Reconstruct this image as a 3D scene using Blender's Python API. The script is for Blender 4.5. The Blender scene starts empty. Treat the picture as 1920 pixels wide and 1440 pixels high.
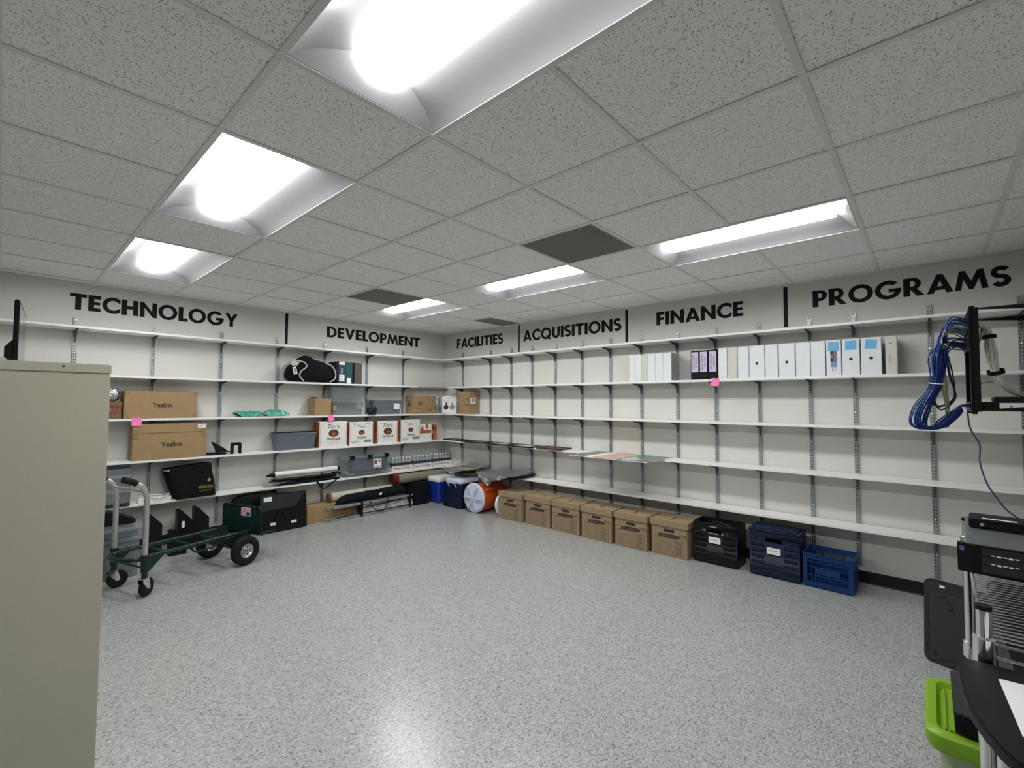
import bpy, bmesh, math, random
from math import pi, sin, cos, radians
from mathutils import Vector, Matrix, noise
from mathutils.geometry import tessellate_polygon

# ------------------------------------------------------------------ camera, world, exposure
C = bpy.context.scene.collection
SC = bpy.context.scene
yaw, pitch, roll, focal = 0.8355, 0.0406, 0.0053, 865.53
F = Vector((sin(yaw) * cos(pitch), cos(yaw) * cos(pitch), sin(pitch)))
Rv = Vector((cos(yaw), -sin(yaw), 0))
Uv = Rv.cross(F)
R2 = Rv * cos(roll) + Uv * sin(roll)
U2 = -Rv * sin(roll) + Uv * cos(roll)
cam_d = bpy.data.cameras.new('camera')
cam_d.sensor_width = 36.0
cam_d.lens = focal / 1920 * 36.0
cam_d.clip_start = 0.05
cam = bpy.data.objects.new('camera', cam_d)
C.objects.link(cam)
m = Matrix.Identity(4)
for i in range(3):
    m[i][0], m[i][1], m[i][2] = R2[i], U2[i], -F[i]
m.translation = Vector((-4.88468, -5.92289, 1.48716))
cam.matrix_world = m
SC.camera = cam
w = bpy.data.worlds.new('world')
w.use_nodes = True
w.node_tree.nodes['Background'].inputs[0].default_value = (0.5, 0.5, 0.5, 1)
w.node_tree.nodes['Background'].inputs[1].default_value = 0.0
SC.world = w
SC.view_settings.view_transform = 'Standard'
SC.view_settings.look = 'None'
SC.view_settings.gamma = 1
SC.view_settings.use_curve_mapping = False
SC.view_settings.exposure = 0.22
LENS_POWER = 27.0          # light given off by the diffuser of each ceiling troffer
H = 2.5923                # ceiling height
T = 0.6096                # ceiling grid
GX, GY = -4.3227, -4.4114  # a crossing of the grid
XW, YW = -7.0, -6.62      # the two walls behind the camera
SH = [2.1647, 1.7273, 1.3133, 0.9050, 0.4901]   # tops of the five shelf tiers
SD = 0.2375               # shelf front edge off the wall
random.seed(7)

# ------------------------------------------------------------------ materials
MATS = {}
def mat(name, col, rough=0.6, metal=0.0, var=0.0, vscale=20.0, bump=0.0, bscale=60.0, coat=0.0, spec=0.5):
    if name in MATS:
        return MATS[name]
    ma = bpy.data.materials.new(name)
    ma.use_nodes = True
    nt = ma.node_tree
    b = nt.nodes['Principled BSDF']
    b.inputs['Base Color'].default_value = (*col, 1)
    b.inputs['Roughness'].default_value = rough
    b.inputs['Metallic'].default_value = metal
    b.inputs['Specular IOR Level'].default_value = spec
    b.inputs['Coat Weight'].default_value = coat
    b.inputs['Coat Roughness'].default_value = 0.15
    tc = nt.nodes.new('ShaderNodeTexCoord')
    if var > 0:
        n = nt.nodes.new('ShaderNodeTexNoise')
        n.inputs['Scale'].default_value = vscale
        n.inputs['Detail'].default_value = 4
        nt.links.new(tc.outputs['Object'], n.inputs['Vector'])
        r = nt.nodes.new('ShaderNodeValToRGB')
        r.color_ramp.elements[0].position = 0.3
        r.color_ramp.elements[1].position = 0.7
        r.color_ramp.elements[0].color = (*[c * (1 - var) for c in col], 1)
        r.color_ramp.elements[1].color = (*[min(1, c * (1 + var)) for c in col], 1)
        nt.links.new(n.outputs['Fac'], r.inputs['Fac'])
        nt.links.new(r.outputs['Color'], b.inputs['Base Color'])
    if bump > 0:
        n2 = nt.nodes.new('ShaderNodeTexNoise')
        n2.inputs['Scale'].default_value = bscale
        n2.inputs['Detail'].default_value = 3
        nt.links.new(tc.outputs['Object'], n2.inputs['Vector'])
        bp = nt.nodes.new('ShaderNodeBump')
        bp.inputs['Strength'].default_value = bump
        bp.inputs['Distance'].default_value = 0.01
        nt.links.new(n2.outputs['Fac'], bp.inputs['Height'])
        nt.links.new(bp.outputs['Normal'], b.inputs['Normal'])
    MATS[name] = ma
    return ma

def clear_mat(name, col, see, rough=0.15, bump=0.0, bscale=40.0):
    """see-through plastic: share `see` of the light passes straight through"""
    ma = mat(name, col, rough, bump=bump, bscale=bscale)
    nt = ma.node_tree
    b = nt.nodes['Principled BSDF']
    t = nt.nodes.new('ShaderNodeBsdfTransparent')
    t.inputs['Color'].default_value = (0.9, 0.92, 0.93, 1)
    mx = nt.nodes.new('ShaderNodeMixShader')
    mx.inputs[0].default_value = 1 - see
    nt.links.new(t.outputs[0], mx.inputs[1])
    nt.links.new(b.outputs[0], mx.inputs[2])
    nt.links.new(mx.outputs[0], nt.nodes['Material Output'].inputs['Surface'])
    return ma

def ceiling_mat():
    ma = mat('ceiling_tile', (0.7, 0.7, 0.67), 0.95)
    nt = ma.node_tree
    b = nt.nodes['Principled BSDF']
    tc = nt.nodes.new('ShaderNodeTexCoord')
    nz = nt.nodes.new('ShaderNodeTexNoise'); nz.inputs['Scale'].default_value = 9; nz.inputs['Detail'].default_value = 2
    nt.links.new(tc.outputs['Object'], nz.inputs['Vector'])
    sub = nt.nodes.new('ShaderNodeVectorMath'); sub.operation = 'SUBTRACT'; sub.inputs[1].default_value = (0.5, 0.5, 0.5)
    nt.links.new(nz.outputs['Color'], sub.inputs[0])
    sca = nt.nodes.new('ShaderNodeVectorMath'); sca.operation = 'SCALE'; sca.inputs['Scale'].default_value = 0.06
    nt.links.new(sub.outputs[0], sca.inputs[0])
    add = nt.nodes.new('ShaderNodeVectorMath'); add.operation = 'ADD'
    nt.links.new(tc.outputs['Object'], add.inputs[0]); nt.links.new(sca.outputs[0], add.inputs[1])
    prev = None
    for ang, sx, sy, th, seed in ((0.6, 52, 150, 0.20, 0), (2.0, 60, 150, 0.17, 3.3), (1.2, 150, 150, 0.16, 7.1)):
        mp = nt.nodes.new('ShaderNodeMapping')
        mp.inputs['Rotation'].default_value = (0, 0, ang)
        mp.inputs['Location'].default_value = (seed, seed, 0)
        mp.inputs['Scale'].default_value = (sx, sy, 0.01)
        mp.vector_type = 'TEXTURE'
        mp.inputs['Scale'].default_value = (1 / sx, 1 / sy, 100)
        nt.links.new(add.outputs[0], mp.inputs['Vector'])
        v = nt.nodes.new('ShaderNodeTexVoronoi'); v.inputs['Scale'].default_value = 1.0
        nt.links.new(mp.outputs[0], v.inputs['Vector'])
        lt = nt.nodes.new('ShaderNodeMapRange'); lt.inputs['From Min'].default_value = th * 0.75; lt.inputs['From Max'].default_value = th * 1.25
        lt.inputs['To Min'].default_value = 1; lt.inputs['To Max'].default_value = 0
        nt.links.new(v.outputs['Distance'], lt.inputs['Value'])
        if prev is None:
            prev = lt.outputs[0]
        else:
            mm = nt.nodes.new('ShaderNodeMath'); mm.operation = 'MAXIMUM'
            nt.links.new(prev, mm.inputs[0]); nt.links.new(lt.outputs[0], mm.inputs[1])
            prev = mm.outputs[0]
    mix = nt.nodes.new('ShaderNodeMix'); mix.data_type = 'RGBA'
    mix.inputs['A'].default_value = (0.91, 0.92, 0.895, 1)
    mix.inputs['B'].default_value = (0.22, 0.22, 0.2, 1)
    nt.links.new(prev, mix.inputs['Factor'])
    nt.links.new(mix.outputs['Result'], b.inputs['Base Color'])
    bp = nt.nodes.new('ShaderNodeBump'); bp.inputs['Strength'].default_value = 0.4; bp.inputs['Distance'].default_value = 0.004; bp.invert = True
    nt.links.new(prev, bp.inputs['Height']); nt.links.new(bp.outputs[0], b.inputs['Normal'])
    return ma

def floor_mat():
    ma = mat('flake_floor', (0.6, 0.6, 0.6), 0.32)
    nt = ma.node_tree
    b = nt.nodes['Principled BSDF']
    tc = nt.nodes.new('ShaderNodeTexCoord')
    outs = []
    for sc, seed in ((115, 0.0), (240, 5.5)):
        mp = nt.nodes.new('ShaderNodeMapping'); mp.inputs['Location'].default_value = (seed, seed, 0)
        mp.inputs['Rotation'].default_value = (0, 0, 0.5 + seed); mp.inputs['Scale'].default_value = (1, 1.7, 1)
        nt.links.new(tc.outputs['Object'], mp.inputs['Vector'])
        v = nt.nodes.new('ShaderNodeTexVoronoi'); v.inputs['Scale'].default_value = sc; v.inputs['Randomness'].default_value = 1
        nt.links.new(mp.outputs[0], v.inputs['Vector'])
        sep = nt.nodes.new('ShaderNodeSeparateColor')
        nt.links.new(v.outputs['Color'], sep.inputs[0])
        r = nt.nodes.new('ShaderNodeValToRGB'); r.color_ramp.interpolation = 'CONSTANT'
        e = r.color_ramp.elements
        e[0].position = 0.0; e[0].color = (0.025, 0.027, 0.029, 1)
        e[1].position = 0.05; e[1].color = (0.15, 0.16, 0.165, 1)
        for p, c in ((0.13, (0.27, 0.28, 0.283)), (0.28, (0.395, 0.405, 0.405)), (0.62, (0.455, 0.465, 0.465)), (0.92, (0.64, 0.65, 0.645))):
            k = e.new(p); k.color = (*c, 1)
        nt.links.new(sep.outputs[0], r.inputs['Fac'])
        outs.append(r.outputs['Color'])
    mix = nt.nodes.new('ShaderNodeMix'); mix.data_type = 'RGBA'; mix.inputs['Factor'].default_value = 0.42
    nt.links.new(outs[0], mix.inputs['A']); nt.links.new(outs[1], mix.inputs['B'])
    nt.links.new(mix.outputs['Result'], b.inputs['Base Color'])
    n = nt.nodes.new('ShaderNodeTexNoise'); n.inputs['Scale'].default_value = 30
    nt.links.new(tc.outputs['Object'], n.inputs['Vector'])
    bp = nt.nodes.new('ShaderNodeBump'); bp.inputs['Strength'].default_value = 0.12; bp.inputs['Distance'].default_value = 0.01
    nt.links.new(n.outputs['Fac'], bp.inputs['Height']); nt.links.new(bp.outputs[0], b.inputs['Normal'])
    b.inputs['Coat Weight'].default_value = 0.5; b.inputs['Coat Roughness'].default_value = 0.22
    return ma

def emit_mat(name, col, strength):
    ma = bpy.data.materials.new(name); ma.use_nodes = True
    b = ma.node_tree.nodes['Principled BSDF']
    b.inputs['Base Color'].default_value = (0.9, 0.9, 0.9, 1)
    b.inputs['Emission Color'].default_value = (*col, 1)
    b.inputs['Emission Strength'].default_value = strength
    return ma

WALL = mat('wall_paint', (0.69, 0.68, 0.65), 0.85, var=0.02, vscale=3, bump=0.15, bscale=140)
CEIL = ceiling_mat()
FLOOR = floor_mat()
TBAR = mat('grid_white', (0.74, 0.74, 0.705), 0.6, var=0.04, vscale=6)
VINYL = mat('black_vinyl', (0.010, 0.010, 0.012), 0.6, spec=0.15)
BASE = mat('baseboard_rubber', (0.009, 0.009, 0.010), 0.5, var=0.1, spec=0.3)
MELA = mat('white_melamine', (0.86, 0.86, 0.85), 0.45)
ZINC = mat('galvanized', (0.40, 0.43, 0.45), 0.42, 0.75, var=0.12, vscale=45)
SLOT = mat('slot_dark', (0.03, 0.03, 0.03), 0.8)
SCREW = mat('bright_zinc', (0.85, 0.85, 0.85), 0.2, 1.0)
BRKT = mat('bracket_grey', (0.10, 0.115, 0.115), 0.5, 0.4, var=0.1)
BEIGE = mat('beige_enamel', (0.55, 0.53, 0.43), 0.5, var=0.02, vscale=4, bump=0.05, bscale=220)
BLK = mat('black_plastic', (0.006, 0.006, 0.007), 0.45, var=0.15, spec=0.22)
BLKM = mat('black_metal', (0.007, 0.007, 0.008), 0.4, var=0.1, spec=0.25)
BLKF = mat('black_fabric', (0.008, 0.009, 0.012), 0.9, var=0.3, vscale=30, bump=0.5, bscale=60, spec=0.15)
RUB = mat('black_rubber', (0.009, 0.009, 0.009), 0.75, var=0.2, spec=0.25)
DKG = mat('dark_grey_plastic', (0.026, 0.029, 0.031), 0.5, var=0.1, spec=0.3)
CARD = mat('cardboard', (0.36, 0.24, 0.12), 0.85, var=0.06, vscale=14, bump=0.08, bscale=60)
CARD2 = mat('kraft_box', (0.31, 0.225, 0.135), 0.85, var=0.06, vscale=10, bump=0.06, bscale=60)
CARDD = mat('cardboard_dark', (0.19, 0.12, 0.06), 0.85, var=0.08)
TAPE = mat('brown_tape', (0.30, 0.20, 0.10), 0.35)
INK = mat('black_ink', (0.02, 0.018, 0.015), 0.7)
INKB = mat('brown_ink', (0.05, 0.03, 0.018), 0.7)
INKL = mat('thin_brown_print', (0.10, 0.065, 0.035), 0.8)
INKG = mat('grey_ink', (0.25, 0.26, 0.27), 0.7)
WHT = mat('white_card', (0.82, 0.81, 0.78), 0.6, var=0.02)
PAPER = mat('paper', (0.85, 0.85, 0.87), 0.8)
VINW = mat('white_binder_vinyl', (0.80, 0.82, 0.85), 0.35, var=0.03, vscale=14, bump=0.12, bscale=18)
VINC = mat('cream_binder_vinyl', (0.66, 0.64, 0.59), 0.4, var=0.03, vscale=14, bump=0.1, bscale=20)
VING = mat('grey_binder_side', (0.30, 0.32, 0.335), 0.45, var=0.05)
LILAC = mat('lilac_paper', (0.62, 0.55, 0.75), 0.7)
SKY = mat('blue_sticky', (0.16, 0.50, 0.78), 0.75)
PINK = mat('pink_sticky', (0.95, 0.22, 0.52), 0.75)
CLEAR = clear_mat('clear_plastic', (0.55, 0.6, 0.64), 0.80, 0.12)
CLEARG = clear_mat('grey_clear_plastic', (0.36, 0.39, 0.42), 0.66, 0.15)
BUBBLE = clear_mat('bubble_wrap', (0.62, 0.64, 0.66), 0.58, 0.10, bump=0.9, bscale=30)
BUBBLE.node_tree.nodes['Principled BSDF'].inputs['Metallic'].default_value = 0.75
BOTTLE = clear_mat('bottle_plastic', (0.55, 0.6, 0.62), 0.5, 0.08)
NAVY = mat('navy_fabric', (0.045, 0.062, 0.105), 0.85, var=0.15, vscale=12, bump=0.4, bscale=25)
NAVYP = mat('navy_plastic', (0.006, 0.013, 0.04), 0.45, var=0.1, spec=0.25)
BLUEP = mat('royal_blue_plastic', (0.012, 0.035, 0.30), 0.35, var=0.06)
MILK = mat('blue_crate_plastic', (0.006, 0.036, 0.15), 0.42, var=0.1, spec=0.3)
ORNG = mat('orange_plastic', (0.72, 0.10, 0.018), 0.38, var=0.05)
WPLAS = mat('white_plastic', (0.80, 0.81, 0.80), 0.35)
BWPLAS = mat('pale_blue_white_plastic', (0.58, 0.65, 0.80), 0.35)
MINT = mat('mint_poly', (0.06, 0.34, 0.26), 0.25, var=0.25, vscale=25, bump=0.6, bscale=30)
SILV = mat('silver_film', (0.55, 0.56, 0.60), 0.22, 0.85, var=0.3, vscale=30, bump=1.0, bscale=45)
RED = mat('dark_red_print', (0.20, 0.035, 0.03), 0.6)
GREEN = mat('dark_green_enamel', (0.003, 0.022, 0.018), 0.35, var=0.1, spec=0.4)
ALU = mat('brushed_aluminium', (0.62, 0.62, 0.60), 0.38, 0.85, var=0.06, vscale=30)
ALUD = mat('dull_aluminium', (0.33, 0.34, 0.35), 0.5, 0.5, var=0.08)
CHROME = mat('chrome', (0.82, 0.82, 0.83), 0.14, 1.0)
LIME = mat('lime_plastic', (0.22, 0.42, 0.006), 0.4, var=0.04)
LIMEC = clear_mat('pale_green_clear', (0.45, 0.55, 0.28), 0.35, 0.25)
CABB = mat('blue_cable', (0.008, 0.036, 0.20), 0.45, spec=0.35)
CABW = mat('white_cable', (0.80, 0.79, 0.74), 0.5)
CABG = mat('grey_cable', (0.28, 0.28, 0.27), 0.5)
CABK = mat('black_cable', (0.012, 0.012, 0.013), 0.5)
REFL = mat('troffer_white_darkened', (0.21, 0.21, 0.22), 0.45)  # white fixture coloured dark grey to hold down glare from the diffuser
VENTM = mat('vent_grey', (0.36, 0.355, 0.33), 0.6)
TGRN = mat('book_green', (0.01, 0.07, 0.065), 0.6)
TNVY = mat('book_navy', (0.02, 0.03, 0.08), 0.5)
TGRY = mat('book_grey_brown', (0.10, 0.085, 0.085), 0.8, var=0.1)
ORPR = mat('orange_brown_print', (0.50, 0.13, 0.04), 0.6)
COPPER = mat('copper_print', (0.42, 0.11, 0.03), 0.6)
YELL = mat('yellow_tag', (0.55, 0.47, 0.14), 0.4)
SCRN = mat('dark_screen', (0.05, 0.05, 0.055), 0.15)
CREAM = mat('cream_canvas', (0.55, 0.52, 0.46), 0.8, var=0.06)
CARPET = mat('beige_carpet_back', (0.26, 0.235, 0.17), 0.9, var=0.1, bump=0.3)
CRED = mat('red_carpet_pile', (0.15, 0.008, 0.008), 0.95, var=0.15, bump=0.5)
LENS = emit_mat('lit_diffuser', (0.985, 1.0, 0.975), LENS_POWER)

# ------------------------------------------------------------------ mesh helpers
class MB:
    def __init__(s):
        s.v, s.f, s.mi, s.mats, s.cur = [], [], [], [], 0
    def use(s, ma):
        if ma not in s.mats:
            s.mats.append(ma)
        s.cur = s.mats.index(ma)
        return s
    def add(s, vs, fs):
        o = len(s.v)
        s.v += [tuple(p) for p in vs]
        s.f += [tuple(i + o for i in f) for f in fs]
        s.mi += [s.cur] * len(fs)
        return s
    def box(s, x0, x1, y0, y1, z0, z1, M=None):
        vs = [Vector((x, y, z)) for z in (z0, z1) for y in (y0, y1) for x in (x0, x1)]
        if M is not None:
            vs = [M @ p for p in vs]
        return s.add(vs, [(0, 2, 3, 1), (4, 5, 7, 6), (0, 1, 5, 4), (2, 6, 7, 3), (0, 4, 6, 2), (1, 3, 7, 5)])
    def prism(s, poly, z0, z1, ax='z'):
        """extruded outline; ax is the extrusion axis, outline in the other two (x,y) (x,z) (y,z)"""
        def P(a, b, c):
            return (a, b, c) if ax == 'z' else ((a, c, b) if ax == 'y' else (c, a, b))
        n = len(poly)
        vs = [P(a, b, z0) for a, b in poly] + [P(a, b, z1) for a, b in poly]
        fs = [tuple(range(n))[::-1], tuple(range(n, 2 * n))] + [(i, (i + 1) % n, n + (i + 1) % n, n + i) for i in range(n)]
        return s.add(vs, fs)
    def loft(s, rings, cap=True, close=True):
        n = len(rings[0]); o = []
        for r in rings: o += list(r)
        fs = []
        for k in range(len(rings) - 1):
            for i in range(n if close else n - 1):
                j = (i + 1) % n
                fs.append((k * n + i, k * n + j, (k + 1) * n + j, (k + 1) * n + i))
        if cap:
            fs.append(tuple(range(n))[::-1]); fs.append(tuple(range((len(rings) - 1) * n, len(rings) * n)))
        return s.add(o, fs)
    def lathe(s, prof, n=24, M=None, cap=True):
        rings = []
        for r, z in prof:
            rg = [Vector((r * cos(2 * pi * i / n), r * sin(2 * pi * i / n), z)) for i in range(n)]
            if M is not None: rg = [M @ p for p in rg]
            rings.append(rg)
        return s.loft(rings, cap)
    def cyl(s, p0, p1, r, n=12, r1=None):
        p0, p1 = Vector(p0), Vector(p1)
        q = (p1 - p0).to_track_quat('Z', 'Y').to_matrix().to_4x4()
        q.translation = p0
        return s.lathe([(r, 0), (r if r1 is None else r1, (p1 - p0).length)], n, q)
    def tube(s, pts, r, n=8, smooth=0):
        pts = [Vector(p) for p in pts]
        if smooth: pts = spline(pts, smooth)
        rings = []; up = None
        for i, p in enumerate(pts):
            t = (pts[min(i + 1, len(pts) - 1)] - pts[max(i - 1, 0)]).normalized()
            if up is None:
                up = t.orthogonal().normalized()
            up = (up - t * up.dot(t)).normalized()
            b = t.cross(up)
            rings.append([p + (up * cos(2 * pi * k / n) + b * sin(2 * pi * k / n)) * r for k in range(n)])
        return s.loft(rings)
    def grid(s, nu, nv, fn):
        vs = [fn(i / nu, j / nv) for j in range(nv + 1) for i in range(nu + 1)]
        fs = [(j * (nu + 1) + i, j * (nu + 1) + i + 1, (j + 1) * (nu + 1) + i + 1, (j + 1) * (nu + 1) + i) for j in range(nv) for i in range(nu)]
        return s.add(vs, fs)
    def shape(s, loops, y0, y1):
        """flat outline with holes in local x,z, thickness y0 (front) to y1"""
        tris = tessellate_polygon([[Vector((a, b, 0)) for a, b in lp] for lp in loops])
        flat = [p for lp in loops for p in lp]
        fs = []
        for t in tris:
            a, b, c = [Vector(flat[i]) for i in t]
            cr = (b - a).x * (c - a).y - (b - a).y * (c - a).x
            fs.append(tuple(t) if cr > 0 else tuple(t)[::-1])
        s.add([(a, y0, b) for a, b in flat], fs)
        for lp in loops:
            n = len(lp)
            s.add([(a, y0, b) for a, b in lp] + [(a, y1, b) for a, b in lp], [(i, n + i, n + (i + 1) % n, (i + 1) % n) for i in range(n)])
        return s
    def mesh(s, name, bevel=0.0, smooth=False, seg=2):
        me = bpy.data.meshes.new(name)
        me.from_pydata(s.v, [], s.f)
        for ma in s.mats: me.materials.append(ma)
        me.polygons.foreach_set('material_index', s.mi)
        bm = bmesh.new(); bm.from_mesh(me)
        bmesh.ops.remove_doubles(bm, verts=bm.verts, dist=1e-6)
        if bevel > 0:
            es = [e for e in bm.edges if len(e.link_faces) == 2 and e.calc_face_angle(0) > 0.6]
            bmesh.ops.bevel(bm, geom=es, offset=bevel, segments=seg, affect='EDGES', clamp_overlap=True)
        bm.to_mesh(me); bm.free()
        if smooth or bevel > 0:
            me.polygons.foreach_set('use_smooth', [True] * len(me.polygons))
            me.set_sharp_from_angle(angle=radians(38))
        me.update()
        return me
    def build(s, name, parent=None, loc=None, rot=None, bevel=0.0, smooth=False, seg=2):
        o = bpy.data.objects.new(name, s.mesh(name, bevel, smooth, seg))
        C.objects.link(o)
        if parent: o.parent = parent
        if loc: o.location = loc
        if rot: o.rotation_euler = rot
        return o

def spline(pts, k):
    pts = [Vector(p) for p in pts]; out = []
    for i in range(len(pts) - 1):
        p0, p1, p2, p3 = pts[max(i - 1, 0)], pts[i], pts[i + 1], pts[min(i + 2, len(pts) - 1)]
        for j in range(k):
            t = j / k
            out.append(0.5 * ((2 * p1) + (p2 - p0) * t + (2 * p0 - 5 * p1 + 4 * p2 - p3) * t * t + (3 * p1 - p0 - 3 * p2 + p3) * t ** 3))
    out.append(pts[-1])
    return out
def arc(cx, cy, rx, ry, a0, a1, n=16):
    return [(cx + rx * cos(radians(a0 + (a1 - a0) * i / n)), cy + ry * sin(radians(a0 + (a1 - a0) * i / n))) for i in range(n + 1)]
def rrect(x0, x1, y0, y1, r, n=5):
    return arc(x1 - r, y0 + r, r, r, -90, 0, n) + arc(x1 - r, y1 - r, r, r, 0, 90, n) + arc(x0 + r, y1 - r, r, r, 90, 180, n) + arc(x0 + r, y0 + r, r, r, 180, 270, n)
def tag(o, label, cat, group=None, kind=None):
    o['label'] = label; o['category'] = cat
    if group: o['group'] = group
    if kind: o['kind'] = kind
    return o
def thing(name, label, cat, loc, rotz=0.0, group=None):
    o = bpy.data.objects.new(name, None); C.objects.link(o)
    o.empty_display_size = 0.05
    o.location = loc; o.rotation_euler = (0, 0, rotz)
    return tag(o, label, cat, group)
def struct(name, mb, **k):
    o = mb.build(name, **k); o['kind'] = 'structure'
    return o
def dup(root, loc, rotz=None, label=None, group=None):
    r = root.copy(); C.objects.link(r); r.location = loc
    if rotz is not None: r.rotation_euler = (0, 0, rotz)
    if label: r['label'] = label
    if group: r['group'] = group
    for ch in list(root.children):
        c = ch.copy(); C.objects.link(c); c.parent = r
        for g in list(ch.children):
            d = g.copy(); C.objects.link(d); d.parent = c
    return r
RW = -pi / 2   # things whose front faces the camera from the right wall: local +x runs to the right along that wall

def words(name, s, ma, parent, x, z, size, y=-0.0012, width=None, bold=0.0, shear=0.0, rot=(pi / 2, 0, 0), loc=None, rz=0.0):
    """small printed words as a thin mesh, centred on (x,z) of a front face"""
    cu = bpy.data.curves.new(name, 'FONT'); cu.body = s; cu.size = size; cu.shear = shear
    cu.offset = bold; cu.align_x = 'CENTER'; cu.align_y = 'CENTER'; cu.resolution_u = 3
    o = bpy.data.objects.new(name, cu); C.objects.link(o)
    me = bpy.data.meshes.new_from_object(o.evaluated_get(bpy.context.evaluated_depsgraph_get()))
    bpy.data.objects.remove(o); bpy.data.curves.remove(cu)
    me.materials.clear(); me.materials.append(ma)
    if width and len(me.vertices):
        xs = [v.co.x for v in me.vertices]; k = width / max(1e-6, max(xs) - min(xs)); c = (max(xs) + min(xs)) / 2
        for v in me.vertices: v.co.x = (v.co.x - c) * k
    t = bpy.data.objects.new(name, me); C.objects.link(t)
    t.parent = parent; t.location = loc if loc else (x, y, z)
    t.rotation_euler = rot
    if rz:
        t.rotation_euler = (Matrix.Rotation(rz, 4, 'Y') @ Matrix.Rotation(pi / 2, 4, 'X')).to_euler()
    return t

# ------------------------------------------------------------------ room shell
struct('floor', MB().use(FLOOR).box(XW, 0, YW, 0, -0.05, 0))
struct('wall_left', MB().use(WALL).box(XW - 0.1, 0.1, 0, 0.1, -0.05, H + 0.3))
struct('wall_right', MB().use(WALL).box(0, 0.1, YW - 0.1, 0, -0.05, H + 0.3))
WALL2 = mat('wall_paint_low_fill', (0.36, 0.355, 0.34), 0.85, var=0.02, vscale=3, bump=0.15, bscale=140)  # unseen walls, coloured darker to cut the fill light in the room
struct('wall_back', MB().use(WALL2).box(XW - 0.1, XW, YW - 0.1, 0, -0.05, H + 0.3))
struct('wall_near', MB().use(WALL2).box(XW, 0, YW - 0.1, YW, -0.05, H + 0.3))
def base_profile(): return [(0, 0), (0.012, 0), (0.007, 0.012), (0.0055, 0.094), (0.0035, 0.1), (0, 0.1)]
struct('baseboard_left', MB().use(BASE).prism([(-a, b) for a, b in base_profile()], XW, -0.012, 'x'))
b_ = MB().use(BASE); b_.prism([(-a, b) for a, b in base_profile()], YW, 0, 'y')
struct('baseboard_right', b_)

TROF = [(0, -2), (0, 1), (0, 4), (4, -2), (4, 1), (4, 4)]
VENTS = [(3, 0, 1), (3, 4, 1), (6, 4.45, 0.55)]
holes = set()
for i, j in TROF: holes |= {(i, j), (i, j + 1)}
holes |= {(3, 0), (3, 4), (6, 4)}
i0, j0 = math.floor((XW - GX) / T), math.floor((YW - GY) / T)
i1, j1 = math.ceil((0 - GX) / T), math.ceil((0 - GY) / T)
ce = MB().use(CEIL); tb = MB().use(TBAR)
gx = lambda i: min(0, max(XW, GX + i * T)); gy = lambda j: min(0, max(YW, GY + j * T))
for i in range(i0, i1):
    for j in range(j0, j1):
        x0, x1, y0, y1 = gx(i), gx(i + 1), gy(j), gy(j + 1)
        if x1 - x0 < 0.01 or y1 - y0 < 0.01: continue
        z = H + 0.004 + random.uniform(0, 0.002)
        if (i, j) in holes:
            if (i, j) == (6, 4):
                ce.box(x0, x1, y0, GY + 4.45 * T, z, z + 0.016)
            continue
        ce.box(x0, x1, y0, y1, z, z + 0.016)
# slab above the hung tiles closes the room
ce.box(XW, 0, YW, 0, H + 0.28, H + 0.3)
struct('ceiling', ce)
for i in range(i0, i1 + 1):
    x = gx(i)
    for j in range(j0, j1):
        if i > 0 and (i - 1, j) in holes and (i, j) in holes: continue
        tb.box(x - 0.012, x + 0.012, gy(j), gy(j + 1), H, H + 0.004)
for j in range(j0, j1 + 1):
    y = gy(j)
    for i in range(i0, i1):
        if any((i == a and j == b + 1) for a, b in TROF): continue
        tb.box(gx(i) + 0.012, gx(i + 1) - 0.012, y - 0.012, y + 0.012, H + 0.0005, H + 0.004)
struct('trim_1', tb)
an = MB().use(TBAR)
an.box(XW, 0, -0.02, 0, H - 0.001, H + 0.003).box(-0.02, 0, YW, 0, H - 0.001, H + 0.003)
struct('trim_2', an)

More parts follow.
